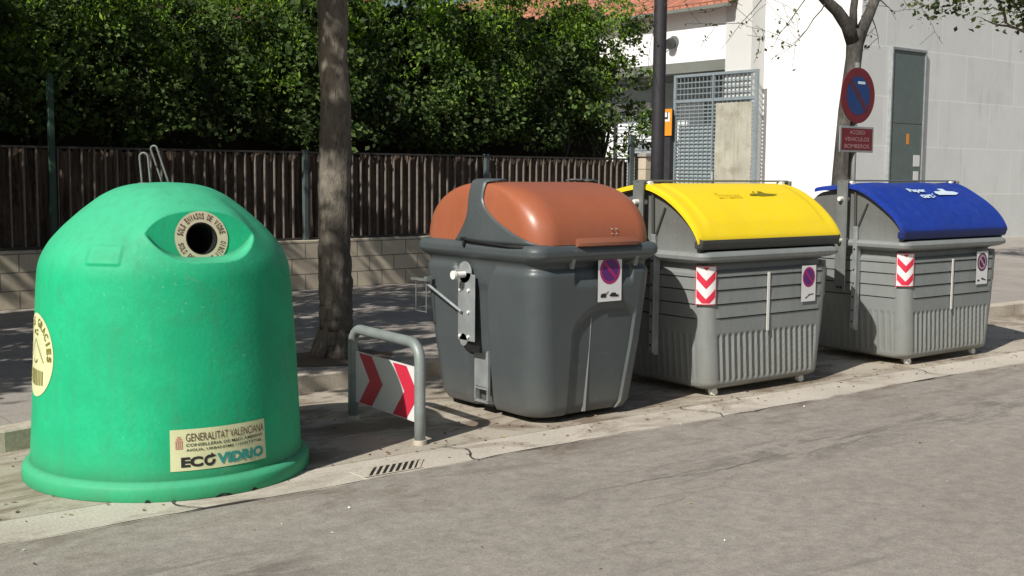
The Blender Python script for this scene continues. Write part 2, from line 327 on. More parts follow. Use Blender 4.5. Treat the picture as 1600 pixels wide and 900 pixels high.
_fc = {}
def glyphs(s, size=1., bold=0.):
    """text as flat triangles: returns verts (x,y) and faces, centred"""
    key = (s, bold)
    if key not in _fc:
        cu = bpy.data.curves.new('t', 'FONT'); cu.body = s; cu.size = 1.; cu.resolution_u = 3; cu.offset = bold
        cu.align_x = 'CENTER'; cu.align_y = 'CENTER'
        o = bpy.data.objects.new('t', cu); col.objects.link(o); bpy.context.view_layer.update()
        me = bpy.data.meshes.new_from_object(o.evaluated_get(bpy.context.evaluated_depsgraph_get()))
        vs = [(v.co.x, v.co.y) for v in me.vertices]; fs = [tuple(p.vertices) for p in me.polygons]
        bpy.data.objects.remove(o); bpy.data.meshes.remove(me); bpy.data.curves.remove(cu); _fc[key] = (vs, fs)
    vs, fs = _fc[key]
    return [(x*size, y*size) for x, y in vs], fs
def text_fit(mb, s, u0, u1, v0, v1, fn, mi=0, bold=0.):
    vs, fs = glyphs(s, 1., bold)
    xs = [a for a, b in vs]; ys = [b for a, b in vs]; x0, x1, y0, y1 = min(xs), max(xs), min(ys), max(ys)
    mb.add([fn(u0+(x-x0)/(x1-x0)*(u1-u0), v0+(y-y0)/(y1-y0)*(v1-v0)) for x, y in vs], fs, mi)
def clip(poly, x0, x1, y0, y1):
    def cl(p, inside, inter):
        out = []
        for i in range(len(p)):
            a, b = p[i-1], p[i]
            if inside(b):
                if not inside(a): out.append(inter(a, b))
                out.append(b)
            elif inside(a): out.append(inter(a, b))
        return out
    def ix(c): return lambda a, b: (c, a[1]+(b[1]-a[1])*(c-a[0])/(b[0]-a[0]))
    def iy(c): return lambda a, b: (a[0]+(b[0]-a[0])*(c-a[1])/(b[1]-a[1]), c)
    for ins, it in ((lambda p: p[0] >= x0-1e-9, ix(x0)), (lambda p: p[0] <= x1+1e-9, ix(x1)), (lambda p: p[1] >= y0-1e-9, iy(y0)), (lambda p: p[1] <= y1+1e-9, iy(y1))):
        if len(poly) < 3: return []
        poly = cl(poly, ins, it)
    return poly if len(poly) >= 3 else []
def plane_fn(o, u, v, n, off=0.):
    o, u, v, n = Vector(o), Vector(u).normalized(), Vector(v).normalized(), Vector(n).normalized()
    return lambda a, b: tuple(o + u*a + v*b + n*off)
def rect(u0, u1, v0, v1): return [(u0,v0),(u1,v0),(u1,v1),(u0,v1)]
def ring_polys(r0, r1, n=40, cx=0, cy=0, a0=0, a1=2*math.pi):
    out = []
    for i in range(n):
        a, b = a0+(a1-a0)*i/n, a0+(a1-a0)*(i+1)/n
        q = [(cx+r1*math.cos(a), cy+r1*math.sin(a)), (cx+r1*math.cos(b), cy+r1*math.sin(b))]
        q += [(cx+r0*math.cos(b), cy+r0*math.sin(b)), (cx+r0*math.cos(a), cy+r0*math.sin(a))] if r0 > 0 else [(cx, cy)]
        out.append(q)
    return out
def layer(o, u, v, n, items, name, mats, parent, base=.002, step=.0012):
    """flat printed sheet: items = list of (material index, polygons, layer)"""
    mb = MB()
    for mi, polys, k in items:
        f = plane_fn(o, u, v, n, base+step*k)
        for p in polys: mb.poly([f(a, b) for a, b in p], mi)
    return mb.build(name, mats, parent)

# ------------------------------------------------------------------ camera
F = 1850.; H = 1.65; HEAD = R(51.6); ROLL = R(.5); P = math.atan(180/F)
chd, shd = math.cos(HEAD), math.sin(HEAD)
fw = Vector((chd*math.cos(P), shd*math.cos(P), -math.sin(P))); r0 = Vector((shd, -chd, 0)); u0 = Vector((chd*math.sin(P), shd*math.sin(P), math.cos(P)))
rt = r0*math.cos(ROLL)+u0*math.sin(ROLL); up = u0*math.cos(ROLL)-r0*math.sin(ROLL)
cam = bpy.data.cameras.new('camera'); co = bpy.data.objects.new('camera', cam); col.objects.link(co)
cam.sensor_width = 36; cam.lens = F/1600*36; cam.clip_end = 2000; cam.clip_start = .05
co.matrix_world = Matrix(((rt.x, up.x, -fw.x, 0), (rt.y, up.y, -fw.y, 0), (rt.z, up.z, -fw.z, H), (0,0,0,1)))
scene.camera = co

# ------------------------------------------------------------------ light
w = bpy.data.worlds.new('World'); scene.world = w; w.use_nodes = True
bg = w.node_tree.nodes['Background']; sky = w.node_tree.nodes.new('ShaderNodeTexSky'); sky.sky_type = 'NISHITA'; sky.sun_disc = False
sky.sun_elevation = SUN_EL; sky.sun_rotation = math.atan2(-math.cos(SUN_AZ), -math.sin(SUN_AZ)); sky.air_density = 1.2; sky.dust_density = 2.0
w.node_tree.links.new(sky.outputs[0], bg.inputs[0]); bg.inputs[1].default_value = .058
sl = bpy.data.lights.new('sun', 'SUN'); sl.energy = 5.0; sl.angle = R(.5); sl.color = (1, .955, .88)
so = bpy.data.objects.new('sun', sl); col.objects.link(so)
d = Vector((math.cos(SUN_AZ)*math.cos(SUN_EL), math.sin(SUN_AZ)*math.cos(SUN_EL), -math.sin(SUN_EL)))
so.rotation_euler = d.to_track_quat('-Z', 'Y').to_euler()
scene.view_settings.view_transform = 'Standard'; scene.view_settings.look = 'None'; scene.view_settings.exposure = 0

# ------------------------------------------------------------------ ground
def sheet(name, pts, z, mat): return struct(MB().poly([(x, y, z) for x, y in pts]).build(name, mat))
sheet('ground', [(-300,-300),(500,-300),(500,500),(-300,500)], -.012, M['dirt'])
# asphalt with a ragged edge against the gutter concrete
edge = [(x, 5.35+random.uniform(-.012,.012)+.012*math.sin(x*1.7)) for x in np.arange(-20, 60, .12)]
mb = MB(); vs = []
for x, y in edge: vs += [(x, -30, .004), (x, y, .004)]
mb.add(vs, [(2*i, 2*i+2, 2*i+3, 2*i+1) for i in range(len(edge)-1)]); struct(mb.build('road', M['asphalt']))
sheet('gutter', [(-30,5.1),(70,5.1),(70,5.74),(-30,5.74)], 0.0, M['gutter'])
M['bay'] = mat_concrete('bay_concrete', (.46,.41,.335), stain=.85, lo=.47, hi=.60, sc_=(.17,.125,.085))
sheet('parking_bay', [(-30,5.748),(70,5.748),(70,8.2),(-30,8.2)], -.001, M['bay'])
# narrow crack between gutter and road, joints across the gutter
M['crack'] = plain('crack_dirt', (.035,.03,.026), 1.)
mb = MB(); vs = []
for i, (x, y) in enumerate(edge):
    h = max(.0015, .005+.005*math.sin(x*3.1)+random.uniform(-.003,.004)); vs += [(x, y-h, .0085), (x, y+h, .0085)]
mb.add(vs, [(2*i, 2*i+2, 2*i+3, 2*i+1) for i in range(len(edge)-1)])
for xj in (-1.2, 2.3, 4.05, 6.1, 8.9, 12.2, 16., 20.):
    k = 10; vs = []
    for i in range(k+1):
        yy = 5.35+(5.74-5.35)*i/k; xx = xj+random.uniform(-.01,.01)+.05*math.sin(i*.6+xj); vs += [(xx-.005, yy, .0085), (xx+.006, yy, .0085)]
    mb.add(vs, [(2*i, 2*i+1, 2*i+3, 2*i+2) for i in range(k)])
struct(mb.build('gutter_joint', M['crack']))
# long cracks in the asphalt
mb = MB()
for (xa, ya, xb, yb, amp) in ((3.9,4.42,5.6,4.40,.04), (4.1,5.36,4.35,4.95,.03)):
    k = int(math.hypot(xb-xa, yb-ya)/.05); vs = []; j = 0; 
    for i in range(k+1):
        f = i/k; j = j*.85+random.uniform(-.012,.012); hw = max(.0008, random.uniform(.0006,.0028)*math.sin(math.pi*min(1, max(0.02, f)))**.4)
        x = xa+(xb-xa)*f; y = ya+(yb-ya)*f+j+amp*math.sin(f*7); vs += [(x+j*.5-.0, y-hw, .0086), (x+j*.5, y+hw, .0086)]
    mb.add(vs, [(2*i, 2*i+2, 2*i+3, 2*i+1) for i in range(k)])
struct(mb.build('road_crack', M['crack']))
# pavement with kerb
kp = [(-40,7.12),(1.2,7.12),(1.9,7.14),(2.7,7.36),(3.5,7.68),(4.3,7.80),(7.,7.83),(9.,7.80),(11.,7.62),(13.4,7.38),(20,7.3),(70,7.3)]
mb = MB(); vs = []
for x, y in kp: vs += [(x, y+.15, .126), (x, 90, .126)]
mb.add(vs, [(2*i, 2*i+2, 2*i+3, 2*i+1) for i in range(len(kp)-1)]); struct(mb.build('pavement', M['pave']))
mb = MB(); vs = []
for x, y in kp: vs += [(x, y, -.01), (x, y, .118), (x, y+.012, .13), (x, y+.15, .13), (x, y+.15, -.01)]
mb.add(vs, [(5*i+j, 5*i+5+j, 5*i+6+j, 5*i+1+j) for i in range(len(kp)-1) for j in range(4)]); struct(mb.build('kerb', M['kerb']))
# tree pit
mb = MB(); n = 28; ring = []
for i in range(n):
    a = 2*math.pi*i/n; r = .52+random.uniform(-.04,.04); ring.append((4.82+r*math.cos(a), 8.42+.75*r*math.sin(a), .131))
mb.add(ring+[(4.82, 8.42, .16)], [(i, (i+1)%n, n) for i in range(n)]); struct(mb.build('tree_pit_soil', M['soil'], smooth=True))

# loose litter and dry leaves
mb = MB()
def litter(mb, x, y, z, s, mi):
    a = random.uniform(0, 6.28); c, q = math.cos(a)*s, math.sin(a)*s; t = random.uniform(.001, .012)
    mb.poly([(x-c, y-q, z+.002), (x+q*.5, y-c*.5, z+t), (x+c, y+q, z+.002+t*.4), (x-q*.5, y+c*.5, z+.003)], mi)
for i in range(700):
    x = random.uniform(1, 14); y = 5.5+abs(random.gauss(0, .9))
    if y > 7.0: continue
    litter(mb, x, y, .0, random.uniform(.006,.022), random.choice((0,0,1,2)))
for i in range(500):
    x = random.uniform(2, 14); y = random.uniform(7.9, 11); litter(mb, x, y, .128, random.uniform(.01,.03), random.choice((0,0,1,2)))
for i in range(160):
    x = random.uniform(1, 14); y = random.uniform(2.5, 5.4); litter(mb, x, y, .006, random.uniform(.004,.013), random.choice((0,1,2,3)))
M['dryleaf'] = plain('dry_leaf', (.20,.12,.05), .8, var=.3, scale=3); M['dryleaf2'] = plain('pale_dry_leaf', (.38,.28,.14), .8, var=.3, scale=3); M['debris'] = plain('dark_debris', (.06,.045,.03), .9)
o = mb.build('leaf_litter', [M['dryleaf'], M['dryleaf2'], M['debris'], M['sticker']]); tag(o, 'dry leaves and small debris scattered over gutter, bay and pavement', 'litter', kind='stuff')

# ------------------------------------------------------------------ drain
t = thing('storm_drain', 'flat drain grating with slanted slots set in the gutter concrete', 'drain', (3.51, 5.475, 0))
mb = MB(); U = Vector((1, -.05, 0)).normalized()
mb.box(-.235, .235, -.115, .095, -.02, .0035); mb.build('surround', M['gutter'], t)
mb = MB(); mb.add([(-.215,-.070,.0062),(.10,-.070,.0062),(.215,.075,.0062),(-.075,.075,.0062)], [(0,1,2,3)]); mb.build('sump', M['void'], t)
mb = MB()
for i in range(9):
    x = -.225+i*.042; mb.add([(x, -.072, .0085), (x+.018, -.072, .0085), (x+.142, .077, .0085), (x+.124, .077, .0085), (x, -.072, .002), (x+.018, -.072, .002), (x+.142, .077, .002), (x+.124, .077, .002)], [(0,1,2,3),(4,7,6,5),(0,4,5,1),(1,5,6,2),(2,6,7,3),(3,7,4,0)])
mb.add([(-.24,-.085,.008),(.14,-.085,.008),(.14,-.070,.008),(-.24,-.070,.008)], [(0,1,2,3)]); mb.add([(-.11,.075,.008),(.25,.075,.008),(.25,.090,.008),(-.11,.090,.008)], [(0,1,2,3)])
mb.build('grating', M['kerb'], t)

# ------------------------------------------------------------------ chevron barrier
t = thing('hoop_barrier', 'bent grey tube barrier holding a red and white chevron board by the kerb', 'barrier', (3.97, 5.90, 0))
path = [(0,0,-.02),(0,0,.48)]
A, B = Vector((0,0,0)), Vector((.05,.87,0)); ht = .615; rr = .11; e = (B-A).normalized()
pts = [A+Vector((0,0,z)) for z in (-.02,.2,.4,ht-rr)]
for k in range(1, 7):
    a = math.pi/2*k/6; pts.append(A+e*(rr-rr*math.cos(a))+Vector((0,0,ht-rr+rr*math.sin(a))))
for k in range(0, 7):
    a = math.pi/2*k/6; pts.append(B-e*(rr-rr*math.sin(a))+Vector((0,0,ht-rr+rr*math.cos(a))))
pts += [B+Vector((0,0,z)) for z in (.4,.2,-.02)]
MB().tube(pts, .034, 20).build('tube_frame', M['tube'], t, True)
mb = MB()
for q in (A, B): MB().tube([q+Vector((0,0,-.01)), q+Vector((0,0,.028))], .043, 18).build('ground_collar', M['kerb'], t, True, angle=40)
# the board: normal towards -X (the driver side), runs between the posts
o0 = A+e*.035; nrm = Vector((-1, .057, 0)).normalized(); Wd = B.length-.07; z0, z1 = .125, .465
mb = MB(); 
mb.prism([o0+Vector((0,0,z0)), o0+e*Wd+Vector((0,0,z0)), o0+e*Wd+Vector((0,0,z1)), o0+Vector((0,0,z1))], -nrm*.012, 0); bd = mb.build('chevron_board', M['sticker'], t)
items = []
hh = z1-z0; Wd2 = Wd/2
def chev(x, th, depth): # arrow > in board coords with u measured from far post; points towards near post
    return [[(x,0),(x+depth,hh/2),(x+depth+th,hh/2),(x+th,0)], [(x+depth,hh/2),(x,hh),(x+th,hh),(x+depth+th,hh/2)]]
gr = [clip(p, .01, Wd-.01, .01, hh-.01) for p in chev(.20, .20, .18)]
rd = []
for x in (.05, .50): rd += [clip(p, .006, Wd-.006, .006, hh-.006) for p in chev(x, .172, .15)]
items.append((0, [p for p in rd if p], 1))
fo = o0+e*Wd+Vector((0,0,z0))
layer(fo, -e, Vector((0,0,1)), nrm, items, 'chevron_print', [M['red'], M['greypanel']], bd, .0015)

# ------------------------------------------------------------------ stickers shared by the bins
def v_sticker(parent, o, u, w_=.17, h_=.30, name='chevron_sticker'):
    u = Vector(u).normalized(); v = Vector((0,0,1)); n = u.cross(v)
    items = [(0, [rect(0, w_, 0, h_)], 0)]
    reds = []
    for k in range(-1, 3):
        y = -.02+k*.135
        for sgn in (0, 1):
            q = [(0,y+.085),(w_/2,y),(w_/2,y+.062),(0,y+.147)]
            if sgn: q = [(w_-a, b) for a, b in q][::-1]
            c = clip(q, .010, w_-.010, .010, h_-.010)
            if c: reds.append(c)
    items.append((1, reds, 1))
    items.append((1, [rect(0, .005, 0, h_), rect(w_-.005, w_, 0, h_), rect(.005, w_-.005, 0, .005), rect(.005, w_-.005, h_-.005, h_)], 1))
    return layer(o, u, v, n, items, name, [M['sticker'], M['red']], parent, .003)
def wrapped_chevron(parent, hx, hy, r, z0_, w_=.185, h_=.285, a0=218., off=.013):
    cx_, cy_ = -hx+r, -hy+r
    def fn(k):
        def g(u, v):
            la = (270-a0)*math.pi/180*(r+off)
            if u < la: a = R(a0)+u/(r+off); q = (cx_+(r+off+k)*math.cos(a), cy_+(r+off+k)*math.sin(a))
            else: q = (cx_+u-la, -hy-off-k)
            return (q[0], q[1], z0_+v)
        return g
    polys = [(0, rect(0, w_, 0, h_), 0)]
    for k in range(-1, 3):
        y = -.02+k*.135
        for sgn in (0, 1):
            q = [(0,y+.085),(w_/2,y),(w_/2,y+.062),(0,y+.147)]
            if sgn: q = [(w_-a, b) for a, b in q][::-1]
            polys.append((1, clip(q, .010, w_-.010, .010, h_-.010), 1))
    for q in (rect(0, .005, 0, h_), rect(w_-.005, w_, 0, h_), rect(.005, w_-.005, 0, .005), rect(.005, w_-.005, h_-.005, h_)): polys.append((1, q, 1))
    mb = MB(); ns_ = 14
    for mi, q, k in polys:
        if not q: continue
        for i in range(ns_):
            c = clip(q, w_*i/ns_, w_*(i+1)/ns_, -1, 1)
            if c:
                g = fn(.0014*k+.001); mb.poly([g(a, b) for a, b in c], mi)
    return mb.build('chevron_sticker', [M['sticker'], M['red']], parent)
def nopark_sticker(parent, o, u, w_, h_, ring_m, disc_m, bar_m, mark=0):
    u = Vector(u).normalized(); v = Vector((0,0,1)); n = u.cross(v)
    cx, cy, r = w_/2, h_-w_*.50, w_*.43
    items = [(0, [rect(0, w_, 0, h_)], 0), (1, ring_polys(r*.80, r, 40, cx, cy), 1), (2, ring_polys(0, r*.80, 40, cx, cy), 1)]
    s = math.sqrt(.5); q = r*.80; b = r*.13
    dg = [(cx-q*s-b*s, cy+q*s-b*s), (cx+q*s-b*s, cy-q*s-b*s), (cx+q*s+b*s, cy-q*s+b*s), (cx-q*s+b*s, cy+q*s+b*s)]
    if mark == 2: items.append((1, ring_polys(0, r*.58, 30, cx, cy), 2))
    items.append((3, [dg], 3))
    obj = layer(o, u, v, n, items, 'no_parking_sticker', [M['sticker'], M[ring_m], M[disc_m], M[bar_m]], parent, .003)
    # small dark mark of a tow lorry and car underneath
    ks = .78*w_; bx = w_*.11; by = h_*.09; tr = []
    if mark == 0:
        tr = [[(0,.0),(.30,.0),(.30,.13),(.22,.17),(.04,.14),(0,.08)], [(.26,.13),(.42,.24),(.43,.21),(.30,.10)], [(.46,.05),(.60,.02),(.95,.0),(1,.07),(.86,.10),(.80,.17),(.60,.17),(.52,.10)]]
    elif mark == 1:
        tr = [[(.15,.0),(.35,.02),(.50,.14),(.30,.08)], [(.42,.12),(.55,.22),(.95,.24),(.97,.20),(.60,.17),(.5,.10)]]
    else:
        tr = [[(.0,.06),(.05,.0),(.25,.02),(.28,.08),(.10,.12)], [(.42,.14),(.55,.22),(.70,.16),(.98,.07),(.96,.03),(.70,.08),(.52,.10)]]
    mb = MB(); f = plane_fn(o, u, v, n, .0055)
    for q in tr: mb.poly([f(bx+a*ks, by+b*ks) for a, b in q])
    mb.build('printed_mark', M['ink'], obj)
    return obj

# ------------------------------------------------------------------ igloo glass bank
import bisect
prof = [(0.0,.757),(.006,.762),(.062,.760),(.078,.752),(.088,.732),(.096,.718),(.3,.708),(.7,.687),(1.0,.668),(1.12,.658),(1.17,.646),(1.21,.628),(1.27,.592),(1.345,.525),(1.43,.432),(1.51,.330),(1.552,.247),(1.572,.17),(1.580,.09),(1.583,.0)]
def prof_r(z):
    for i in range(len(prof)-1):
        if z <= prof[i+1][0]:
            a, b = prof[i], prof[i+1]; f = (z-a[0])/(b[0]-a[0]); return a[1]+(b[1]-a[1])*f
    return 0.
IG = (2.551, 6.292, 0.)
AZC = R(67.65+180)                     # towards the photographer
t = thing('glass_bank', 'round green glass recycling igloo with a round black hole', 'recycling bin', IG)
HA = AZC+R(19.5); hn = Vector((math.cos(HA), math.sin(HA), 0)); hu = Vector((-math.sin(HA), math.cos(HA), 0))
ZC = 1.298; D0 = .50; TILT = .16; UO = .012
def plane_d(z): return D0-(z-ZC)*TILT
# smooth profile by Catmull-like resample
zs = []
for i in range(len(prof)-1):
    a, b = prof[i], prof[i+1]; k = max(1, int(math.hypot(b[0]-a[0], b[1]-a[1])/.006)) if (b[0] > 1.0) else max(1, int((b[0]-a[0])/.05))
    zs += [(a[0]+(b[0]-a[0])*j/k, a[1]+(b[1]-a[1])*j/k) for j in range(k)]
zs.append(prof[-1])
rs = [r for z, r in zs]; zz = [z for z, r in zs]
for it in range(26):
    nr = rs[:]; nz = zz[:]
    for i in range(1, len(rs)-1):
        if zs[i][0] > 1.0: nr[i] = .25*rs[i-1]+.5*rs[i]+.25*rs[i+1]; nz[i] = .25*zz[i-1]+.5*zz[i]+.25*zz[i+1]
    rs, zz = nr, nz
def sstep(a, b, x): x = min(1, max(0, (x-a)/(b-a))); return x*x*(3-2*x)
NA = 560; V = []; 
for j in range(len(rs)):
    for i in range(NA):
        a = 2*math.pi*i/NA; r = rs[j]*1.012; z = zz[j]
        da = (a-HA+math.pi) % (2*math.pi)-math.pi
        r += .060*math.exp(-(da/.60)**6)*math.exp(-((z-1.40)/.115)**2)            # cowl over the opening
        d2 = (a-(AZC-R(28))+math.pi) % (2*math.pi)-math.pi                       # moulded rectangular pad
        if z > 1.0: r += .007*sstep(.155,.13,abs(d2))*sstep(.052,.040,abs(z-1.222))
        r += .0025*math.sin(3*a+z*4)                                             # old plastic is never quite round
        p = Vector((r*math.cos(a), r*math.sin(a), z))
        s = p.dot(hn); x = p.dot(hu)-UO; sh = 1.180+.3*x*x+15*x**4
        if s > 0 and z > 1.05:
            pd = plane_d(z)
            if s > pd:
                k = sstep(0, .026, z-sh); p = p + hn*((pd-s)*k)
        V.append(p)
mb = MB(); Fc = []; nh = len(rs)
tn = Vector((0,0,1))
for j in range(nh-1):
    for i in range(NA):
        q = (j*NA+i, j*NA+(i+1)%NA, (j+1)*NA+(i+1)%NA, (j+1)*NA+i)
        c = (V[q[0]]+V[q[1]]+V[q[2]]+V[q[3]])/4
        if c.dot(hn) > .3 and (c.dot(hu)-UO)**2+(c.z-ZC)**2 < .086**2: continue
        Fc.append(q)
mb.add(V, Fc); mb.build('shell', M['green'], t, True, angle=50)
# flange rim notch and chips
mb = MB()
a = AZC-R(70)
for k, (aa, w_) in enumerate(((AZC+R(20), .05), (AZC+R(33), .02), (AZC+R(-8), .015))):
    c = Vector((math.cos(aa), math.sin(aa), 0)); q = Vector((-c.y, c.x, 0)); b0 = c*.7735
    MB().poly([b0-q*w_, b0+q*w_, b0+q*w_*.6+Vector((0,0,.012)), b0-q*w_*.2+Vector((0,0,.017)), b0-q*w_*.7+Vector((0,0,.010))]).build('chipped_edge', M['black'], t)
tilt = math.atan(TILT); pn = (hn*math.cos(tilt)+Vector((0,0,math.sin(tilt)))).normalized(); pv = (Vector((0,0,math.cos(tilt)))-hn*math.sin(tilt)).normalized()
pc = hn*D0+hu*UO+Vector((0,0,ZC))
mb = MB()
for p in ring_polys(.083, .142, 56): f = plane_fn(pc, hu, pv, pn, .005); mb.poly([f(a_, b_) for a_, b_ in p])
rg = mb.build('ring_label', M['creamrim'], t)
mb = MB(); f = plane_fn(pc, hu, pv, pn, .007)
def arc_text(mb, s, a0, a1, rad, h, fn, bottom=False, wk=.62, mi=0):
    n = len(s)
    for i, ch in enumerate(s):
        if ch == ' ': continue
        a = a0+(a1-a0)*(i+.5)/n; vs, fs = glyphs(ch, 1., .02)
        xs = [q[0] for q in vs]; ys = [q[1] for q in vs]; xm, ym = (min(xs)+max(xs))/2, (min(ys)+max(ys))/2; sx = max(max(xs)-min(xs), .25); sy = max(ys)-min(ys)
        cw = abs(a1-a0)/n*rad*.80
        out = []
        for x, y in vs:
            lx = (x-xm)/max(sx, .45)*cw; ly = (y-ym)/sy*h
            if bottom: up_ = (-math.cos(a), -math.sin(a)); rt_ = (-math.sin(a), math.cos(a))
            else: up_ = (math.cos(a), math.sin(a)); rt_ = (math.sin(a), -math.cos(a))
            out.append(fn(rad*math.cos(a)+rt_[0]*lx+up_[0]*ly, rad*math.sin(a)+rt_[1]*lx+up_[1]*ly))
        mb.add(out, fs, mi)
arc_text(mb, 'SOLS ENVASOS DE VIDRE', R(172), R(10), .116, .032, f)
arc_text(mb, 'SOLO ENVASES DE VIDRIO', R(190), R(352), .116, .030, f, True)
mb.build('ring_lettering', M['brink'], rg)
mb = MB(); n = 40; vs = []
for k, (rad_, dep) in enumerate(((.084, .006), (.078, .006), (.078, -.22))):
    for i in range(n):
        a = 2*math.pi*i/n; vs.append(pc+hu*rad_*math.cos(a)+pv*rad_*math.sin(a)+pn*dep)
fs = [(k*n+i, k*n+(i+1)%n, (k+1)*n+(i+1)%n, (k+1)*n+i) for k in range(2) for i in range(n)]+[tuple(range(2*n, 3*n))]
mb.add(vs, fs); mb.build('opening_throat', M['void'], t, True, angle=40)
# printed labels wrapped on the shell
def on_shell(a, z, off): r = prof_r(z)*1.012+off+.0025*math.sin(3*a+z*4); return (r*math.cos(a), r*math.sin(a), z)
def wrap(az0, z0_, rad, off): return lambda u, v: on_shell(az0+u/rad, z0_+v, off)
mb = MB(); f = wrap(AZC+R(.3), .142, .703, .003); nx = 26; W_, H_ = .515, .210
mb.add([f(W_*i/nx, H_*j/4) for j in range(5) for i in range(nx+1)], [(j*(nx+1)+i, j*(nx+1)+i+1, (j+1)*(nx+1)+i+1, (j+1)*(nx+1)+i) for j in range(4) for i in range(nx)])
lb = mb.build('paper_label', M['cream'], t)
mb = MB(); f = wrap(AZC+R(.3), .142, .703, .0055)
text_fit(mb, 'GENERALITAT VALENCIANA', .075, .505, .148, .188, f, 0, 0)
text_fit(mb, 'CONSELLERIA DE MEDI AMBIENT', .075, .495, .122, .137, f, 1, .01)
text_fit(mb, 'AIGUA, URBANISME I HABITATGE', .075, .485, .096, .111, f, 1, .01)
text_fit(mb, 'EC', .05, .155, .018, .070, f, 1, .05)
text_fit(mb, 'VIDRIO', .225, .495, .018, .074, f, 2, .05)
for p in ring_polys(.014, .028, 22, .188, .044, R(60), R(370)): mb.poly([f(a_, b_) for a_, b_ in p], 1)
mb.poly([f(a_, b_) for a_, b_ in [(.196,.082),(.222,.064),(.192,.056)]], 1)
for (x0, x1, y0, y1) in ((.025,.058,.150,.156),(.025,.031,.118,.150),(.052,.058,.118,.150),(.025,.058,.112,.118),(.036,.040,.118,.150),(.044,.047,.118,.150),(.028,.055,.160,.166),(.033,.050,.170,.176)):
    mb.poly([f(a_, b_) for a_, b_ in rect(x0, x1, y0, y1)], 3)
mb.build('label_lettering', [M['brink'], M['ink'], M['teal'], M['crest']], lb)
azs = AZC-R(53)-(.218/.688)
mb = MB(); f = wrap(azs, .685, .688, .003)
for p in ring_polys(.11, .218, 48)+ring_polys(0, .11, 24): mb.poly([f(a_, b_) for a_, b_ in p])
ov = mb.build('round_label', M['cream'], t)
mb = MB(); f = wrap(azs, .685, .688, .0055)
arc_text(mb, 'GRACIES', R(82), R(-8), .178, .045, f)
arc_text(mb, 'GRACIAS', R(188), R(98), .178, .045, f)
def stroke(mb, f, x0, y0, x1, y1, w_=.005, mi=0):
    dx, dy = x1-x0, y1-y0; l = math.hypot(dx, dy); nx_, ny_ = -dy/l*w_/2, dx/l*w_/2; k = max(1, int(l/.03))
    for i in range(k):
        a, b = i/k, (i+1)/k
        mb.poly([f(x0+dx*a-nx_, y0+dy*a-ny_), f(x0+dx*b-nx_, y0+dy*b-ny_), f(x0+dx*b+nx_, y0+dy*b+ny_), f(x0+dx*a+nx_, y0+dy*a+ny_)], mi)
stroke(mb, f, 0, .085, .12, -.03); stroke(mb, f, 0, .085, -.12, -.03)
for p in ring_polys(.026, .034, 12, 0, -.01, R(200), R(340)): mb.poly([f(a_, b_) for a_, b_ in p])
stroke(mb, f, .005, .11, .035, .11, .012); stroke(mb, f, .005, .13, .035, .13, .010); stroke(mb, f, -.04, .12, -.01, .12, .02)
for i in range(9):
    x = -.12+i*.028; hgt = .075-.2*abs(x)**1.3; stroke(mb, f, x, -.075, x, -.085-hgt, .012)
mb.build('round_label_lettering', M['olive'], ov)
# lifting eyes
ce = r0; cf = Vector((chd, shd, 0))
def eye(bx, bf, hgt, sep, lean, name):
    b0 = ce*bx+cf*bf+Vector((0,0,1.568)); pts = []
    for k in range(6): pts.append(b0-ce*sep/2+Vector((0,0,hgt*k/6))+ce*lean*k/6)
    for k in range(9):
        a = math.pi*(1-k/8); pts.append(b0+ce*(sep/2*math.cos(a)+lean)+Vector((0,0,hgt+sep/2*math.sin(a))))
    for k in range(5, -1, -1): pts.append(b0+ce*sep/2+Vector((0,0,hgt*k/6))+ce*lean*k/6)
    e_ = MB().tube(pts, .0058, 8).build(name, M['galv_dk'], t, True)
    mb = MB(); mb.tube([b0+Vector((0,0,-.004)), b0+Vector((0,0,.012))], .042, 16); mb.build('eye_plate', M['galv_dk'], e_)
eye(-.088, -.04, .150, .046, -.012, 'lifting_eye'); eye(-.005, .04, .195, .036, -.062, 'lifting_eye')

# ------------------------------------------------------------------ lofted bin bodies
def rr_points(hx, hy, r, ns, nc):
    """closed outline, ccw from the front-left: (x, y, nx, ny, side, along)"""
    out = []
    segs = [((-hx+r, -hy), (hx-r, -hy), (0,-1), 0), ((hx, -hy+r), (hx, hy-r), (1,0), 1), ((hx-r, hy), (-hx+r, hy), (0,1), 2), ((-hx, hy-r), (-hx, -hy+r), (-1,0), 3)]
    cc = [(hx-r, -hy+r, -90), (hx-r, hy-r, 0), (-hx+r, hy-r, 90), (-hx+r, -hy+r, 180)]
    for k, (a, b, n_, sd) in enumerate(segs):
        m_ = ns if sd in (0, 2) else ns
        for i in range(m_):
            f = i/m_; out.append((a[0]+(b[0]-a[0])*f, a[1]+(b[1]-a[1])*f, n_[0], n_[1], sd))
        cx_, cy_, a0 = cc[k]
        for i in range(nc):
            a = R(a0+90*i/nc); out.append((cx_+r*math.cos(a), cy_+r*math.sin(a), math.cos(a), math.sin(a), sd+.5))
    return out
def interp(tab, z):
    for i in range(len(tab)-1):
        if z <= tab[i+1][0]:
            f = (z-tab[i][0])/(tab[i+1][0]-tab[i][0]+1e-9); return [tab[i][k]+(tab[i+1][k]-tab[i][k])*f for k in range(1, len(tab[0]))]
    return list(tab[-1][1:])
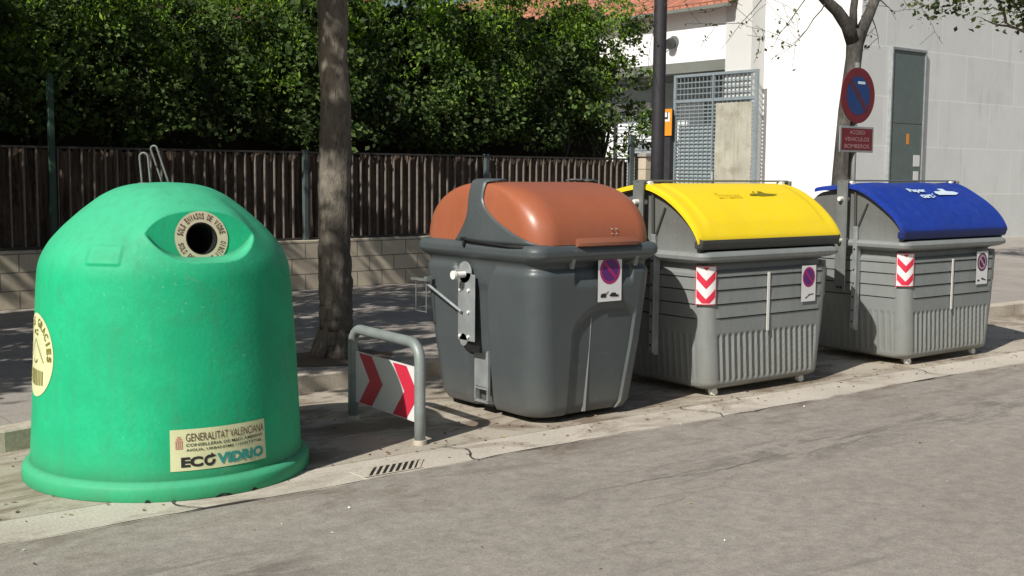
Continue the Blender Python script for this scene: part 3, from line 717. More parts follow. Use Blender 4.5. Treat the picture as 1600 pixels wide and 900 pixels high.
def loft(tab, zlist, disp, ns=150, nc=10, bottom=True, top=True):
    V = []; n = 4*(ns+nc); mb = MB()
    for z in zlist:
        hx, hy, r = interp(tab, z)
        for (x, y, nx_, ny_, sd) in rr_points(hx, hy, r, ns, nc):
            d_ = disp(x, y, z, sd, hx, hy, r) if disp else 0
            V.append((x+nx_*d_, y+ny_*d_, z))
    Fs = [(j*n+i, j*n+(i+1)%n, (j+1)*n+(i+1)%n, (j+1)*n+i) for j in range(len(zlist)-1) for i in range(n)]
    if bottom: Fs.append(tuple(range(n))[::-1])
    if top: Fs.append(tuple((len(zlist)-1)*n+i for i in range(n)))
    return mb.add(V, Fs)

YT = [(.055,.645,.585,.10),(.075,.68,.618,.11),(.10,.69,.628,.11),(.5,.732,.638,.105),(.925,.768,.640,.10),(.945,.745,.585,.11),(.995,.745,.575,.11),(1.012,.80,.655,.10),(1.03,.842,.690,.09),(1.055,.848,.697,.09),(1.078,.835,.680,.08),(1.09,.80,.64,.08)]
GR = [.895, .80, .695, .59]
def ydisp(x, y, z, sd, hx, hy, r):
    d_ = 0.
    if sd in (0, 2, 1, 3):
        s = x if sd in (0, 2) else y; lim = (hx-r) if sd in (0, 2) else (hy-r)
        e_ = sstep(lim+.0, lim-.035, abs(s))
        for g in GR:
            if -.006 < z-g < .006: d_ -= .016*e_*(1-abs(z-g)/.006)
            elif 0 <= g-z < .10: d_ += 0
            if .006 <= z-g < .09: d_ += .009*e_*(1-(z-g)/.09)
        if .10 < z < .48:
            env = sstep(.10,.13,z)*sstep(.475,.455,z)*e_
            ph = (s+(z-.3)*.10)/.068*2*math.pi if sd in (0,2) else s/.068*2*math.pi
            if sd in (1, 3): env *= .35
            d_ += env*(-.012+.016*max(0, math.cos(ph))**.7)
    return d_
zl = sorted(set([.055,.063,.075,.10]+[round(x, 4) for x in np.arange(.105,.48,.012)]+[.46,.47,.48,.52,.55]+[round(g+k, 4) for g in GR for k in (-.012,-.006,0,.006,.02,.05,.08)]+[.92,.925,.935,.945,.95,.97,.99,1.0,1.012,1.02,1.03,1.042,1.055,1.068,1.078,1.09]))
_ym = loft(YT, zl, ydisp)
APX = 0.0
def lid_z(y):       # y local, apex at y = APX
    if y < 0:
        q = min(.999, -y/.662); return 1.578-.43*(.5*(1-math.sqrt(1-q*q))+.5*q**1.6)
    return 1.578-.22*y**1.35
def big_container(x, kind):
    lidc = {'y': 'yellow', 'b': 'blue'}[kind]
    t = thing('recycling_container', {'y': 'big grey container with a bright yellow curved lid beside the brown lidded bin', 'b': 'big grey container with a deep blue curved lid, farthest along the row'}[kind], 'recycling bin', (x, 6.60, 0), 0, 'grey side-loading containers with curved lids')
    o = _ym.build('body', M['grey'], t, True, angle=38)
    # cheeks: curved end walls and the fixed back hood
    HX = .815
    ys = [-.63+1.26*i/40 for i in range(41)]
    def cz(y): return min(1.52, max(1.09, (lid_z(y)-.045) if y < .30 else 1.505-1.6*(y-.30)**1.5*1.35-.02))
    for sx in (-1, 1):
        mb = MB(); vs = []
        for y in ys: vs += [(sx*HX, y, 1.085), (sx*HX, y, cz(y)), (sx*(HX-.03), y, 1.085), (sx*(HX-.03), y, cz(y))]
        fs = []
        for i in range(40):
            a = 4*i; b = a+4; fs += [(a, b, b+1, a+1), (a+2, a+3, b+3, b+2), (a+1, b+1, b+3, a+3)]
        mb.add(vs, fs)
        mb.build('end_cheek', M['grey'], t, False)
    mb = MB(); yb = [.28+.36*i/12 for i in range(13)]; vs = []
    for y in yb: vs += [(-HX+.031, y, cz(y)+.002), (HX-.031, y, cz(y)+.002)]
    mb.add(vs, [(2*i, 2*i+1, 2*i+3, 2*i+2) for i in range(12)]); mb.build('rear_hood', M['grey'], t, True)
    mb = MB(); mb.box(-HX+.04, HX-.04, -.60, .60, 1.075, 1.085); mb.build('inner_shelf', M['void'], t)
    # lid shell with thickness and a raised middle panel
    LX = .868; th = .028; nyl = 44; nxl = 70; mb = MB()
    yl = [-.655+(.34+.655)*(i/nyl)**1.15 for i in range(nyl+1)]; xl = [-LX+2*LX*i/nxl for i in range(nxl+1)]
    top = []
    for y in yl:
        for x_ in xl:
            e_ = sstep(.0, .03, LX-abs(x_)); z = lid_z(y)-(1-e_)*.012
            p = sstep(.71,.695,abs(x_+.0))*sstep(-.60,-.585,y)*sstep(-.05,-.065,y); z += .009*p
            g = sstep(.012,.0,abs(abs(x_)-.775))*.004; z -= g
            if kind == 'b': z += .004*math.sin(x_*9+y*5)+.006*sstep(.5,.9,abs(x_)/LX)*math.sin(y*13+x_*3)
            z += .005*p*sstep(.010,.0,abs(y+.34))*sstep(.45,.40,abs(abs(x_)-.3)+.25)
            top.append((x_, y, z))
    n = nxl+1
    under = [(a, b, c-th) for a, b, c in top]
    fs = [(j*n+i, j*n+i+1, (j+1)*n+i+1, (j+1)*n+i) for j in range(nyl) for i in range(nxl)]
    m_ = len(top); fs += [tuple(m_+q for q in f[::-1]) for f in fs[:]]
    for j in range(nyl): fs += [(j*n, (j+1)*n, m_+(j+1)*n, m_+j*n), (j*n+nxl, m_+j*n+nxl, m_+(j+1)*n+nxl, (j+1)*n+nxl)]
    for i in range(nxl): fs += [(i, m_+i, m_+i+1, i+1), (nyl*n+i, nyl*n+i+1, m_+nyl*n+i+1, m_+nyl*n+i)]
    mb.add(top+under, fs); lid = mb.build('lid', M[lidc], t, True, angle=35)
    # deep front lip
    mb = MB(); zf = lid_z(-.655); lipc = 'lip' if kind == 'y' else 'bluelip'
    if kind == 'b':
        if 'bluelip' not in M: M['bluelip'] = weathered('dark_blue_lip', (.008,.02,.12), .45, .1, .3, (.05,.05,.06))
    pf = [(-.672, zf-.004), (-.672, zf-.030), (-.662, zf-.068), (-.645, zf-.082), (-.62, zf-.075), (-.62, zf-.026)]
    n_ = len(pf); xs = [-LX+.012, -LX+.035, LX-.035, LX-.012]; vs = []
    for k, x_ in enumerate(xs):
        for (y, z) in pf: vs.append((x_, y+(.018 if k in (0, 3) else 0), z+(.010 if k in (0, 3) else 0)))
    fs = [(k*n_+i, (k+1)*n_+i, (k+1)*n_+(i+1)%n_, k*n_+(i+1)%n_) for k in range(3) for i in range(n_)]+[tuple(range(n_)), tuple(3*n_+i for i in range(n_))[::-1]]
    mb.add(vs, fs); mb.build('front_lip', M[lipc], lid, False, .006)
    # print on the lid
    def lf(off): return lambda u, v: (u, v, lid_z(v)+.009+off)
    mb = MB(); f = lf(.017 if kind == 'b' else .008)
    yc = -.37 if kind == 'b' else -.35
    if kind == 'b':
        text_fit(mb, 'Paper', -.30, -.03, yc+.02, yc+.095, f, 0, .04); text_fit(mb, 'cartó', -.22, .03, yc-.05, yc+.01, f, 0, .04)
        q = [(.10,.02),(.38,.02),(.46,.045),(.41,.07),(.30,.08),(.29,.12),(.20,.12),(.21,.08),(.09,.075),(.07,.045)]
        mb.poly([f(a, yc-.03+b) for a, b in q], 0); mb.build('lid_print', M['iceblue'], lid)
    else:
        text_fit(mb, 'Envasos', -.34, -.06, yc-.02, yc+.055, f, 0, .02)
        q = [(.06,.045),(.20,.03),(.34,.035),(.42,.055),(.31,.065),(.27,.072),(.25,.10),(.20,.10),(.21,.072),(.08,.065)]
        for k in range(1): mb.poly([f(a, yc-.03+b) for a, b in q], 1)
        mb.poly([f(a, yc-.03+b) for a, b in [(.14,.088),(.165,.088),(.165,.100),(.14,.100)]], 1)
        mb.build('lid_print', [M['faintyellow'], M['olive']], lid)
    # steel lifting gear: a flat arm each side, cross bar along the ridge, pins and strut
    for sx in (-1, 1):
        X = sx*.895; mb = MB()
        mb.box(X-.012, X+.012, -.07, .045, .62, 1.60); mb.box(X-.012, X-.004, -.075, -.060, .62, 1.60) if sx < 0 else None
        ar = mb.build('lifting_arm', M['galv_dk'], t, False, .004)
        mb = MB()
        for z in (1.44, 1.075): MB().tube([(X-sx*.08, -.015, z), (X+sx*.055, -.015, z)], .020, 12).build('pin', M['white'], ar, True, angle=40)
        mb = MB()
        for z in (.66,): 
            for yy in (-.035, .0): MB().tube([(X+sx*.0125, yy, z), (X+sx*.0155, yy, z)], .012, 10).build('bolt_hole', M['void'], ar)
        mb = MB(); X2 = sx*.835
        mb.box(X2-.012, X2+.012, -.155, -.11, .30, 1.20)
        mb.box(X2-sx*.04-.02, X2-sx*.04+.02, -.150, -.115, .28, 1.10)
        ch_ = mb.build('side_channel', M['galv'], t, False, .003)
        mb = MB()
        for z in (.36,.46,.58,.70,.82,1.0): MB().tube([(X2+sx*.012, -.132, z), (X2+sx*.019, -.132, z)], .008, 8).build('rivet', M['black'], ch_)
        MB().tube([(sx*.825, -.13, 1.16), (sx*.825, -.245, 1.40)], .009, 8).build('strut', M['lip'], t)
        mb = MB(); mb.tube([(sx*.83, -.125, 1.06), (sx*.83, -.11, 1.50)], .013, 8); mb.build('rod', M['lip'], t)
    mb = MB(); mb.box(-.91, .91, -.028, .010, 1.592, 1.606); mb.box(-.90, -.84, -.05, .03, 1.588, 1.600); mb.box(.84, .90, -.05, .03, 1.588, 1.600)
    mb.build('ridge_bar', M['galv_dk'], t, False, .003)
    mb = MB()
    for sx in (-1, 1): MB().tube([(sx*.80, -.06, 1.575), (sx*.80, .0, 1.575)], .022, 12).build('ridge_clamp', M['white'], t, True, angle=40)
    # castors
    for (wx, wy) in ((-.56, -.555), (.50, -.555), (-.55, .50), (.45, .50)):
        mb = MB(); mb.tube([(wx, wy-.018, .033), (wx, wy+.018, .033)], .032, 14); mb.tube([(wx+.030, wy-.010, .024), (wx+.032, wy+.016, .022)], .017, 10)
        wh = mb.build('wheel', M['white'], t, True, angle=40)
        mb = MB(); mb.box(wx-.028, wx+.028, wy+.020, wy+.05, .03, .10); mb.build('fork', M['galv_dk'], wh)
    # stickers and gauge stripe (front face)
    def fy(z): return -interp(YT, z)[1]-.011
    wrapped_chevron(t, .762, .640, .105, .70, .172, .285, 186.)
    v_sticker(t, (.742, -.600, .690), (.25, .97, 0), .13, .285)
    if kind == 'y': nopark_sticker(t, (.365, fy(.9)-.002, .660), (1,0,0), .185, .285, 'magenta', 'purple', 'magenta', 1)
    else: nopark_sticker(t, (.35, fy(.9)-.002, .665), (1,0,0), .195, .30, 'plum', 'pink', 'pink', 2)
    mb = MB(); mb.prism([(-.055, fy(.9)-.004, .465), (-.027, fy(.9)-.004, .465), (-.027, fy(.9)-.004, .915), (-.055, fy(.9)-.004, .915)], (0,.004,0)); mb.build('white_stripe', M['white'], t)
    return t
yy_ = big_container(7.17, 'y'); yy_.location.y = 6.44; yy_.scale = (.965, .92, 1)
bb = big_container(9.69, 'b'); bb.location.y = 6.43; bb.scale = (.985, .92, 1.005)

# ------------------------------------------------------------------ brown-lidded bin
BX, BY = 5.30, 6.42
t = thing('organic_waste_bin', 'dark grey bin with a rounded brown domed lid beside the chevron barrier', 'waste bin', (BX, BY, 0))
BT = [(.03,.36,.46,.12),(.045,.405,.52,.13),(.09,.43,.545,.13),(.5,.475,.585,.12),(.9,.505,.615,.11),(1.03,.512,.622,.11),(1.06,.520,.632,.11),(1.085,.548,.665,.10),(1.115,.570,.688,.10),(1.15,.572,.690,.10),(1.18,.556,.676,.10),(1.192,.52,.645,.10)]
def bdisp(x, y, z, sd, hx, hy, r):
    d_ = 0.
    if sd in (1, 3) or (sd in (.5, 1.5, 2.5, 3.5)):
        # two bulging blocks with a channel between, under a shoulder that dips in the middle
        if sd in (1, 3):
            dist = abs(y-.02)-.10
            shoulder = 1.03-.20*sstep(.24,.10,abs(y-.02))
            k = sstep(0, .05, dist)*sstep(shoulder+.012, shoulder-.035, z)
            d_ += .030*k-.012*(1-sstep(0,.03,dist))*sstep(.92,.85,z)
        else: d_ += .030*sstep(1.042,.995,z)
    if sd in (0, 2):
        d_ += .030*sstep(1.042,.995,z)
        if sd == 0:
            # arched hollow to the right of the middle, and the pocket under the handle
            ax, aw = .14, .34
            top_ = .80-.18*max(0, (abs(x-ax)/aw))**2.5
            if abs(x-ax) < aw: d_ -= .022*sstep(aw, aw-.05, abs(x-ax))*sstep(top_, top_-.06, z)
            if -.20 < x < .33: d_ -= .030*sstep(.0,.02,min(x+.20,.33-x))*sstep(.90,.98,z)*sstep(1.09,1.05,z)
    return d_
zb = sorted(set([.03,.036,.045,.06,.09]+[round(x,4) for x in np.arange(.12,1.2,.02)]+[1.03,1.045,1.06,1.07,1.085,1.10,1.115,1.13,1.15,1.165,1.18,1.187,1.192]))
zb = [z for z in zb if z <= 1.192]
loft(BT, zb, bdisp, 90, 12).build('body', M['dgrey'], t, True, angle=45)
# domed lid
LHX, LHY, LAX, LAY, LHH = .530, .665, .10, .60, .400
def dome_ring(ph, off=0.):
    c = math.cos(ph); s_ = math.sin(ph)
    return LHX-LAX*(1-c**.45)+off*.8, LHY-LAY*(1-c**.92)+off*.8, 1.188+LHH*s_**.90+off*s_
nphi = 34; V = []; n = 4*(60+14)
for j in range(nphi+1):
    hx, hy, z = dome_ring(math.pi/2*j/nphi); r = min(.17, hx*.6, hy*.9)
    for (x, y, a, b, sd) in rr_points(hx, hy, r, 60, 14): V.append((x, y, z))
mb = MB(); mb.add(V, [(j*n+i, j*n+(i+1)%n, (j+1)*n+(i+1)%n, (j+1)*n+i) for j in range(nphi) for i in range(n)]+[tuple(nphi*n+i for i in range(n))]); mb.build('lid', M['brown'], t, True)
# dark arch that straps over each end of the lid
for sgn in (-1, 1):
    nj, ni = 44, 36; V = []
    for j in range(nj+1):
        ph = math.pi/2*j/nj; hx, hy, z = dome_ring(ph, .016); r = min(.17, hx*.6, hy*.9); tt = j/nj
        fr = -.075-.56*max(0, 1-tt/.52)**2.3-.05*sstep(.8,1.,tt); bk = .085+.14*max(0, 1-tt/.35)**2
        fr = max(fr, -hy+.0015*r); bk = min(bk, hy-.002)
        for i in range(ni+1):
            f_ = i/ni; y = fr+(bk-fr)*f_**1.0
            if f_ < .5 and fr < -(hy-r): q = f_/.5; y = fr+((fr+bk)/2-fr)*q**1.8
            ex = abs(y)-(hy-r); x = hx if ex <= 0 else hx-r+math.sqrt(max(0, r*r-ex*ex))
            edge_ = .014*(1-sstep(0,.10,min(f_, 1-f_)))
            V.append((sgn*(x-edge_*.6), y, z-edge_*.5))
    # run in over the ridge
    for k in range(1, 7):
        for i in range(ni+1):
            x, y, z = V[nj*(ni+1)+i]; V.append((x*(1-k*.02), y, z+.001))
    nj2 = nj+6; m_ = ni+1
    mb = MB(); mb.add(V, [(j*m_+i, j*m_+i+1, (j+1)*m_+i+1, (j+1)*m_+i) for j in range(nj2) for i in range(ni)])
    o = mb.build('lid_arch', M['dgrey'], t, True); sm = o.modifiers.new('solid', 'SOLIDIFY'); sm.thickness = .012; sm.offset = 0
# black seam and lip handle
mb = MB(); pts = [(-.578, .10, 1.205), (-.582, 0, 1.196), (-.578, -.2, 1.185), (-.572, -.40, 1.176), (-.555, -.55, 1.171)]
mb.tube(pts, .010, 8); mb.tube([(-.572,.075,1.215), (-.574,.07,1.15)], .012, 8); mb.build('hinge_seam', M['black'], t, True)
mb = MB(); pf = [(-.635,1.245),(-.680,1.222),(-.706,1.200),(-.706,1.182),(-.690,1.174),(-.655,1.185),(-.62,1.20)]
xs = [-.215,-.19,.31,.335]; vs = []
for k, x_ in enumerate(xs):
    for (y, z) in pf: vs.append((x_, y+(.012 if k in (0,3) else 0), z))
n_ = len(pf); fs = [(k*n_+i, (k+1)*n_+i, (k+1)*n_+(i+1)%n_, k*n_+(i+1)%n_) for k in range(3) for i in range(n_)]+[tuple(range(n_)), tuple(3*n_+i for i in range(n_))[::-1]]
mb.add(vs, fs); mb.build('handle_lip', M['brown'], t, True, angle=40)
mb = MB()
for dx in (-.02,.02):
    for dz in (0,.03): MB().tube([(.13+dx, -.650, 1.255+dz), (.13+dx, -.668, 1.252+dz)], .004, 8).build('rivet', M['galv'], t)
for sx in (-.245, .325):
    mb = MB(); mb.prism([(sx, -.690, 1.155), (sx, -.655, 1.03), (sx, -.640, 1.03), (sx, -.60, 1.155)], (.03,0,0)); mb.build('gusset', M['grey'], t, False, .003)
mb = MB(); mb.prism([(-.005,-.600,.06),(.018,-.600,.06),(.018,-.640,.62),(.010,-.648,.68),(-.005,-.640,.62)], (0,.03,0)); 
mb = MB(); mb.add([(-.035,-.548,.05),(-.012,-.560,.05),(-.012,-.612,.70),(-.035,-.600,.66),(-.035,-.50,.05),(-.012,-.50,.05),(-.012,-.57,.70),(-.035,-.57,.66)], [(0,1,2,3),(1,5,6,2),(0,3,7,4),(3,2,6,7),(4,7,6,5),(0,4,5,1)])
mb.build('centre_rib', M['grey'], t, False, .004)
# steel lifting plates on both ends
for sx in (-1, 1):
    X = sx*.535; mb = MB()
    mb.box(X-.006, X+.006, .035, .185, .50, .97); 
    mb.tube([(X-.006, .11, .97), (X+.006, .11, .97)], .075, 24)
    mb.box(X+sx*.004-.004, X+sx*.004+.004, -.01, .037, .50, .96)
    mb.tube([(X-.006, .12, .505), (X+.006, .12, .505)], .045, 20)
    pl = mb.build('lifting_plate', M['galv'], t, False, .003)
    mb = MB(); mb.tube([(X, .11, .955), (X+sx*.085, .11, .955)], .022, 14); mb.tube([(X+sx*.085, .11, .955), (X+sx*.105, .11, .955)], .030, 14); mb.build('pin', M['white'], pl, True, angle=40)
    mb = MB()
    for yy, z in ((.06,.85),(.155,.85),(.06,.70),(.155,.70),(.06,.53),(.155,.53)): MB().tube([(X+sx*.006, yy, z), (X+sx*.016, yy, z)], .011, 10).build('bolt', M['white'], pl)
    mb = MB(); mb.box(X-.012, X+.012, -.075, .085, .435, .475); mb.build('latch_slot', M['black'], t)
    mb = MB(); X3 = sx*.475
    for (a, b, z) in ((-.085,-.070,.09),(.055,.070,.09)): mb.box(X3-.006, X3+.014, a, b, .09, .44)
    mb.box(X3-.006, X3+.014, -.07, .055, .17, .185); mb.box(X3-.006, X3+.014, -.085, .07, .08, .095); mb.box(X3-.008, X3+.0, -.07, .055, .19, .43)
    mb.build('lower_frame', M['galv'], t)
    mb = MB(); mb.tube([(sx*.560, .12, .70), (sx*.60, .50, .875)], .010, 10); mb.build('link_rod', M['galv'], t)
    mb = MB(); mb.box(sx*.61-.02, sx*.61+.02, .44, .64, .885, .90); mb.tube([(sx*.61, .47, .90), (sx*.61, .47, .66)], .004, 8); mb.tube([(sx*.61, .60, .90), (sx*.61, .60, .66)], .004, 8); mb.tube([(sx*.61, .47, .665), (sx*.61, .60, .665)], .004, 8); mb.box(sx*.59-.02, sx*.59+.03, .46, .50, .895, .915)
    mb.build('pedal_bracket', M['galv_dk'], t)
    # black bumper beneath
mb = MB(); mb.box(-.40, .40, -.06, .06, .012, .06); mb.box(-.36,.36,-.45,.45,.02,.04); mb.build('base_skid', M['black'], t)
nopark_sticker(t, (.0, -.647, .800), (1, 0, 0), .215, .315, 'magenta', 'purple', 'magenta', 0)

# ------------------------------------------------------------------ low block wall and railings
def fy_(x): return 13.33+(x-3.55)*.059
ang = math.atan(.059)
MB().box(-9, 10.32, -.10, .14, -.1, .635).build('low_block_wall', M['block'], None, False, .008, loc=(3.55, fy_(3.55)+.10, .126))
o = bpy.data.objects['low_block_wall']; o.rotation_euler = (0,0,ang); tag(o, 'low wall of pale concrete blocks under the railings', 'wall')
secs = [(-9., -2.6), (-2.6, .62), (.62, 3.86), (3.86, 6.92), (6.92, 10.02)]
labs = ['railing section left of the tall green post, behind the igloo', None, 'railing section between the green post and the grey post left of the tree', 'railing section behind the street tree, right of the grey post', 'railing section farthest right, ending at the concrete pillar']
for k, (a, b) in enumerate(secs):
    if k == 0: continue
    lab = {1: 'railing section left of the tall green post, behind the glass igloo', 2: labs[2], 3: labs[3], 4: labs[4]}[k]
    a_ = a if k > 1 else -4.2
    x0 = 3.55+a_*math.cos(ang); t = thing('railing_panel', lab, 'fence', (x0, fy_(x0)+.12, .775), ang, 'railing panels on the low block wall')
    Ln = b-a_
    mb = MB(); nb = int(Ln/.138)
    for i in range(nb):
        x_ = .07+i*(Ln-.1)/nb; bm = MB(); j = random.uniform(-.006,.006); bm.box(x_+j-.005, x_+j+.007, -.022, .012, .02, 1.10)
        bm.build('bar', M['bar'], t)
    MB().box(.0, Ln, -.026, .018, 1.10, 1.125).build('top_rail', M['rail'], t)
    MB().box(.0, Ln, -.026, .018, -.012, .02).build('bottom_rail', M['rail'], t)
    # brushwood screen behind the bars, slightly wavy
    ns_ = 120; vs = []
    for i in range(ns_+1):
        x_ = Ln*i/ns_; vs += [(x_, .05+.012*math.sin(x_*23)+random.uniform(-.008,.008), -.02), (x_, .05+.012*math.sin(x_*23+.6)+random.uniform(-.012,.012), 1.09+random.uniform(-.03,.03))]
    mb = MB(); mb.add(vs, [(2*i, 2*i+2, 2*i+3, 2*i+1) for i in range(ns_)]); mb.build('brushwood_screen', M['screen'], t)
def fpost(xl_, h, m_, lab, name='fence_post', r_=.03):
    x_ = 3.55+xl_*math.cos(ang); o = thing(name, lab, 'post', (x_, fy_(x_)+.085, .765), ang)
    mb = MB(); mb.box(-r_, r_, -.030, .03, 0, h); mb.build('upright', M[m_], o, False, .004)
    mb = MB(); mb.box(-r_-.012, r_+.012, -.034, .035, -.004, .012); mb.box(-r_-.004, r_+.004, -.034, .034, h, h+.012); mb.build('end_plate', M[m_], o)
fpost(.62, 1.9, 'greenpost', 'tall dark green post rising above the railings left of the igloo top')
fpost(3.86, 1.14, 'post', 'grey fence post left of the street tree trunk')
fpost(6.92, 1.14, 'post', 'grey fence post behind the brown lidded bin')
fpost(10.02, 1.5, 'post', 'dark grey post at the right end of the railings', r_=.05)
t = thing('concrete_pillar', 'short pale concrete pillar between the railings and the lamp post', 'pillar', (13.86, 13.98, .126))
MB().box(-.13,.13,-.13,.13,-.05,1.80).build('shaft', M['block'], t, False, .01); MB().box(-.16,.16,-.16,.16,1.80,1.86).build('cap', M['pave'], t, False, .01)

# ------------------------------------------------------------------ lamp post
t = thing('lamp_post', 'tall dark lamp post standing left of the metal gate', 'lamp post', (12.94, 12.8, .126))
MB().tube([(0,0,-.02),(0,0,2),(0,0,4.0),(0,0,7)], [.106,.102,.098,.085], 20).build('pole', M['lamp'], t, True)
MB().tube([(0,0,0),(0,0,.5)], [.16,.15], 20).build('base', M['lamp'], t, True, angle=40)
MB().tube([(0,0,6.9),(0,-.3,7.2),(0,-1.2,7.35)], [.05,.045,.04], 10).build('arm', M['lamp'], t, True)
MB().box(-.14,.14,-1.75,-1.15,7.28,7.40).build('lamp_head', M['lamp'], t, False, .03)

# ------------------------------------------------------------------ buildings
t = thing('white_building', 'white rendered building with a clay tiled roof behind the metal gate', 'building', (0,0,.126))
# bright west face of the corner block, grey panelled south face
MB().box(21.70, 22.30, 18.485, 19.28, -.2, 9).build('pier', M['pier'], t)
mb = MB(); mb.box(22.16, 22.46, 15.82, 18.48, -.2, 9); mb.build('white_wall', M['whitewall'], t)
mb = MB(); mb.box(22.162, 60, 15.815, 16.2, -.2, 9); mb.build('panel_wall', M['panelwall'], t)
mb = MB()
mb.box(21.75, 22.30, 19.28, 26.4, 4.28, 5.62)                  # wall over the recess
mb.box(21.75, 22.30, 26.4, 50, -.2, 5.62)
mb.build('gateway_wall', M['whitewall'], t)
mb = MB(); mb.box(21.72, 22.20, 19.285, 26.39, 4.02, 4.275); mb.build('lintel_beam', M['beam'], t)
mb = MB(); mb.box(23.6, 23.7, 19.0, 27, -.2, 4.3); mb.build('recess_wall', M['recess'], t)
mb = MB(); mb.box(22.3, 23.6, 19.1, 27, 4.0, 4.27); mb.build('recess_ceiling', M['beam'], t)
for (a, b) in ((20.1, 20.9), (21.6, 22.7), (23.6, 25.2)):
    f_ = MB().box(23.53, 23.595, a, b, -.1, 3.5).build('recess_panel', M['whitewall'], t)
mb = MB(); mb.add([(21.35, 18.9, 5.60), (21.35, 50, 5.60), (25.5, 50, 7.6), (25.5, 18.9, 7.6), (21.35, 18.9, 5.52), (21.35, 50, 5.52), (25.5, 50, 7.5), (25.5, 18.9, 7.5)], [(0,3,2,1),(4,5,6,7),(0,1,5,4),(0,4,7,3),(2,3,7,6)])
mb.build('tiled_roof', M['roof'], t)
mb = MB(); mb.box(21.33, 21.42, 18.9, 50, 5.44, 5.52); mb.build('eaves_gutter', M['beam'], t)
# narrow steel door in the panelled wall
mb = MB(); mb.box(23.31, 24.56, 15.770, 15.812, 2.72, 4.34); mb.box(23.31, 24.56, 15.770, 15.812, -.1, 2.70)
dr = mb.build('door', M['door'], t, False, .006)
mb = MB(); mb.box(23.26, 23.305, 15.74, 15.813, -.1, 4.40); mb.box(24.565, 24.60, 15.74, 15.813, -.1, 4.40); mb.box(23.305, 24.565, 15.74, 15.813, 4.345, 4.40); mb.build('door_frame', M['galv'], dr)
mb = MB()
for (x_, z_, a, b, m_) in ((24.25, 1.75, .25, .26, 0), (24.27, 1.40, .2, .24, 0), (24.30, 1.12, .12, .08, 0), (24.28, .86, .1, .07, 0), (23.95, 2.25, .10, .24, 1), (23.40, .55, .05, .25, 0)):
    MB().box(x_, x_+a, 15.764, 15.769, z_, z_+b).build('notice', M['orange' if m_ else 'sticker'], dr)
# wall lamp
t = thing('wall_lamp', 'small round lamp on the white wall above the gate', 'lamp', (21.74, 21.0, 4.93))
MB().tube([(0,0,0),(-.05,0,0)], .15, 20).build('back_plate', M['galv_dk'], t, True, angle=40)
MB().tube([(-.05,0,-.02),(-.14,0,-.05),(-.22,0,-.08)], [.10,.14,.12], 18).build('lamp_glass', M['lip'], t, True, angle=50)
MB().tube([(-.05,0,.1),(-.05,.12,-.1),(-.03,.3,-.2)], .012, 8).build('cable', M['black'], t)

# metal gate
GZ = 1.0
t = thing('metal_gate', 'tall grey metal grille gate with a weathered sheet on its right leaf', 'gate', (21.645, 1.33, .126)); t.scale = (1,1,1.065)
def grille(y0, y1, z0_, z1_, py, pz, th_=.012, dep=.03):
    mb = MB(); k = int((y1-y0)/py)
    for i in range(k+1):
        y = y0+(y1-y0)*i/k; mb.box(-dep/2, dep/2, y-th_/2, y+th_/2, z0_, z1_)
    k = int((z1_-z0_)/pz)
    for i in range(k+1):
        z = z0_+(z1_-z0_)*i/k; mb.box(-dep/2+.002, dep/2-.002, y0, y1, z-th_, z+th_)
    return mb
grille(16.95, 19.45, 3.14, 3.66, .12, .12).build('upper_grille', M['gatemetal'], t)
grille(18.25, 19.45, .1, 3.08, .14, .085, .014).build('left_leaf', M['gatemetal'], t)
grille(16.95, 18.22, .1, 3.08, .14, .085, .014).build('right_leaf', M['gatemetal'], t)
mb = MB()
for (a, b, c, d_) in ((16.88,16.95,0,3.72),(19.45,19.53,0,3.72),(18.215,18.255,0,3.70)): mb.box(-.04,.04,a,b,c,d_)
mb.box(-.035,.035,16.95,19.45,3.66,3.72); mb.box(-.035,.035,16.95,19.45,3.08,3.14); mb.box(-.035,.035,16.95,19.45,.02,.1)
mb.build('frame', M['gatemetal'], t)
mb = MB(); vs = []
for j in range(13):
    for i in range(9): vs.append((-.026+.008*math.sin(i*1.3+j), 17.02+1.12*i/8, .15+2.88*j/12))
mb.add(vs, [(j*9+i, j*9+i+1, (j+1)*9+i+1, (j+1)*9+i) for j in range(12) for i in range(8)]); mb.build('weathered_sheet', M['cloth'], t, True)
mb = MB(); mb.box(-.07,-.04,18.16,18.19,1.3,1.5); mb.box(.03,.04,18.3,19.4,.6,2.55); mb.build('lock_panel', M['recess'], t)
# side grille and its door post
t = thing('side_grille', 'barred side panel with a dark post left of the gate', 'gate', (21.52, 1.25, .126))
grille(19.60, 21.6, .1, 3.0, .5, .085, .016).build('grille', M['gatemetal'], t)
mb = MB(); mb.box(-.06,.06,19.56,19.86,0,3.12); mb.box(-.04,.04,21.55,21.63,0,3.12); mb.box(-.035,.035,19.86,21.55,3.04,3.12); mb.build('post', M['lamp'], t)
mb = MB(); mb.box(.9,1.0,19.9,25.8,.0,2.9); mb.build('white_panel', M['whitewall'], t)
o = MB().box(-.02, 0, -.17, .17, -.33, .33).build('notice_board', M['orange'], None, False, .004, loc=(21.44, 20.90, 2.93)); tag(o, 'orange notice with a white square beside the dark gate post', 'sign')
mb = MB(); mb.box(-.024,-.021,-.11,.11,.02,.24); mb.box(-.028,-.025,-.05,.05,.08,.13,1); mb.box(-.028,-.025,-.05,-.02,.13,.25,1); mb.build('notice_print', [M['sticker'], M['ink']], o)

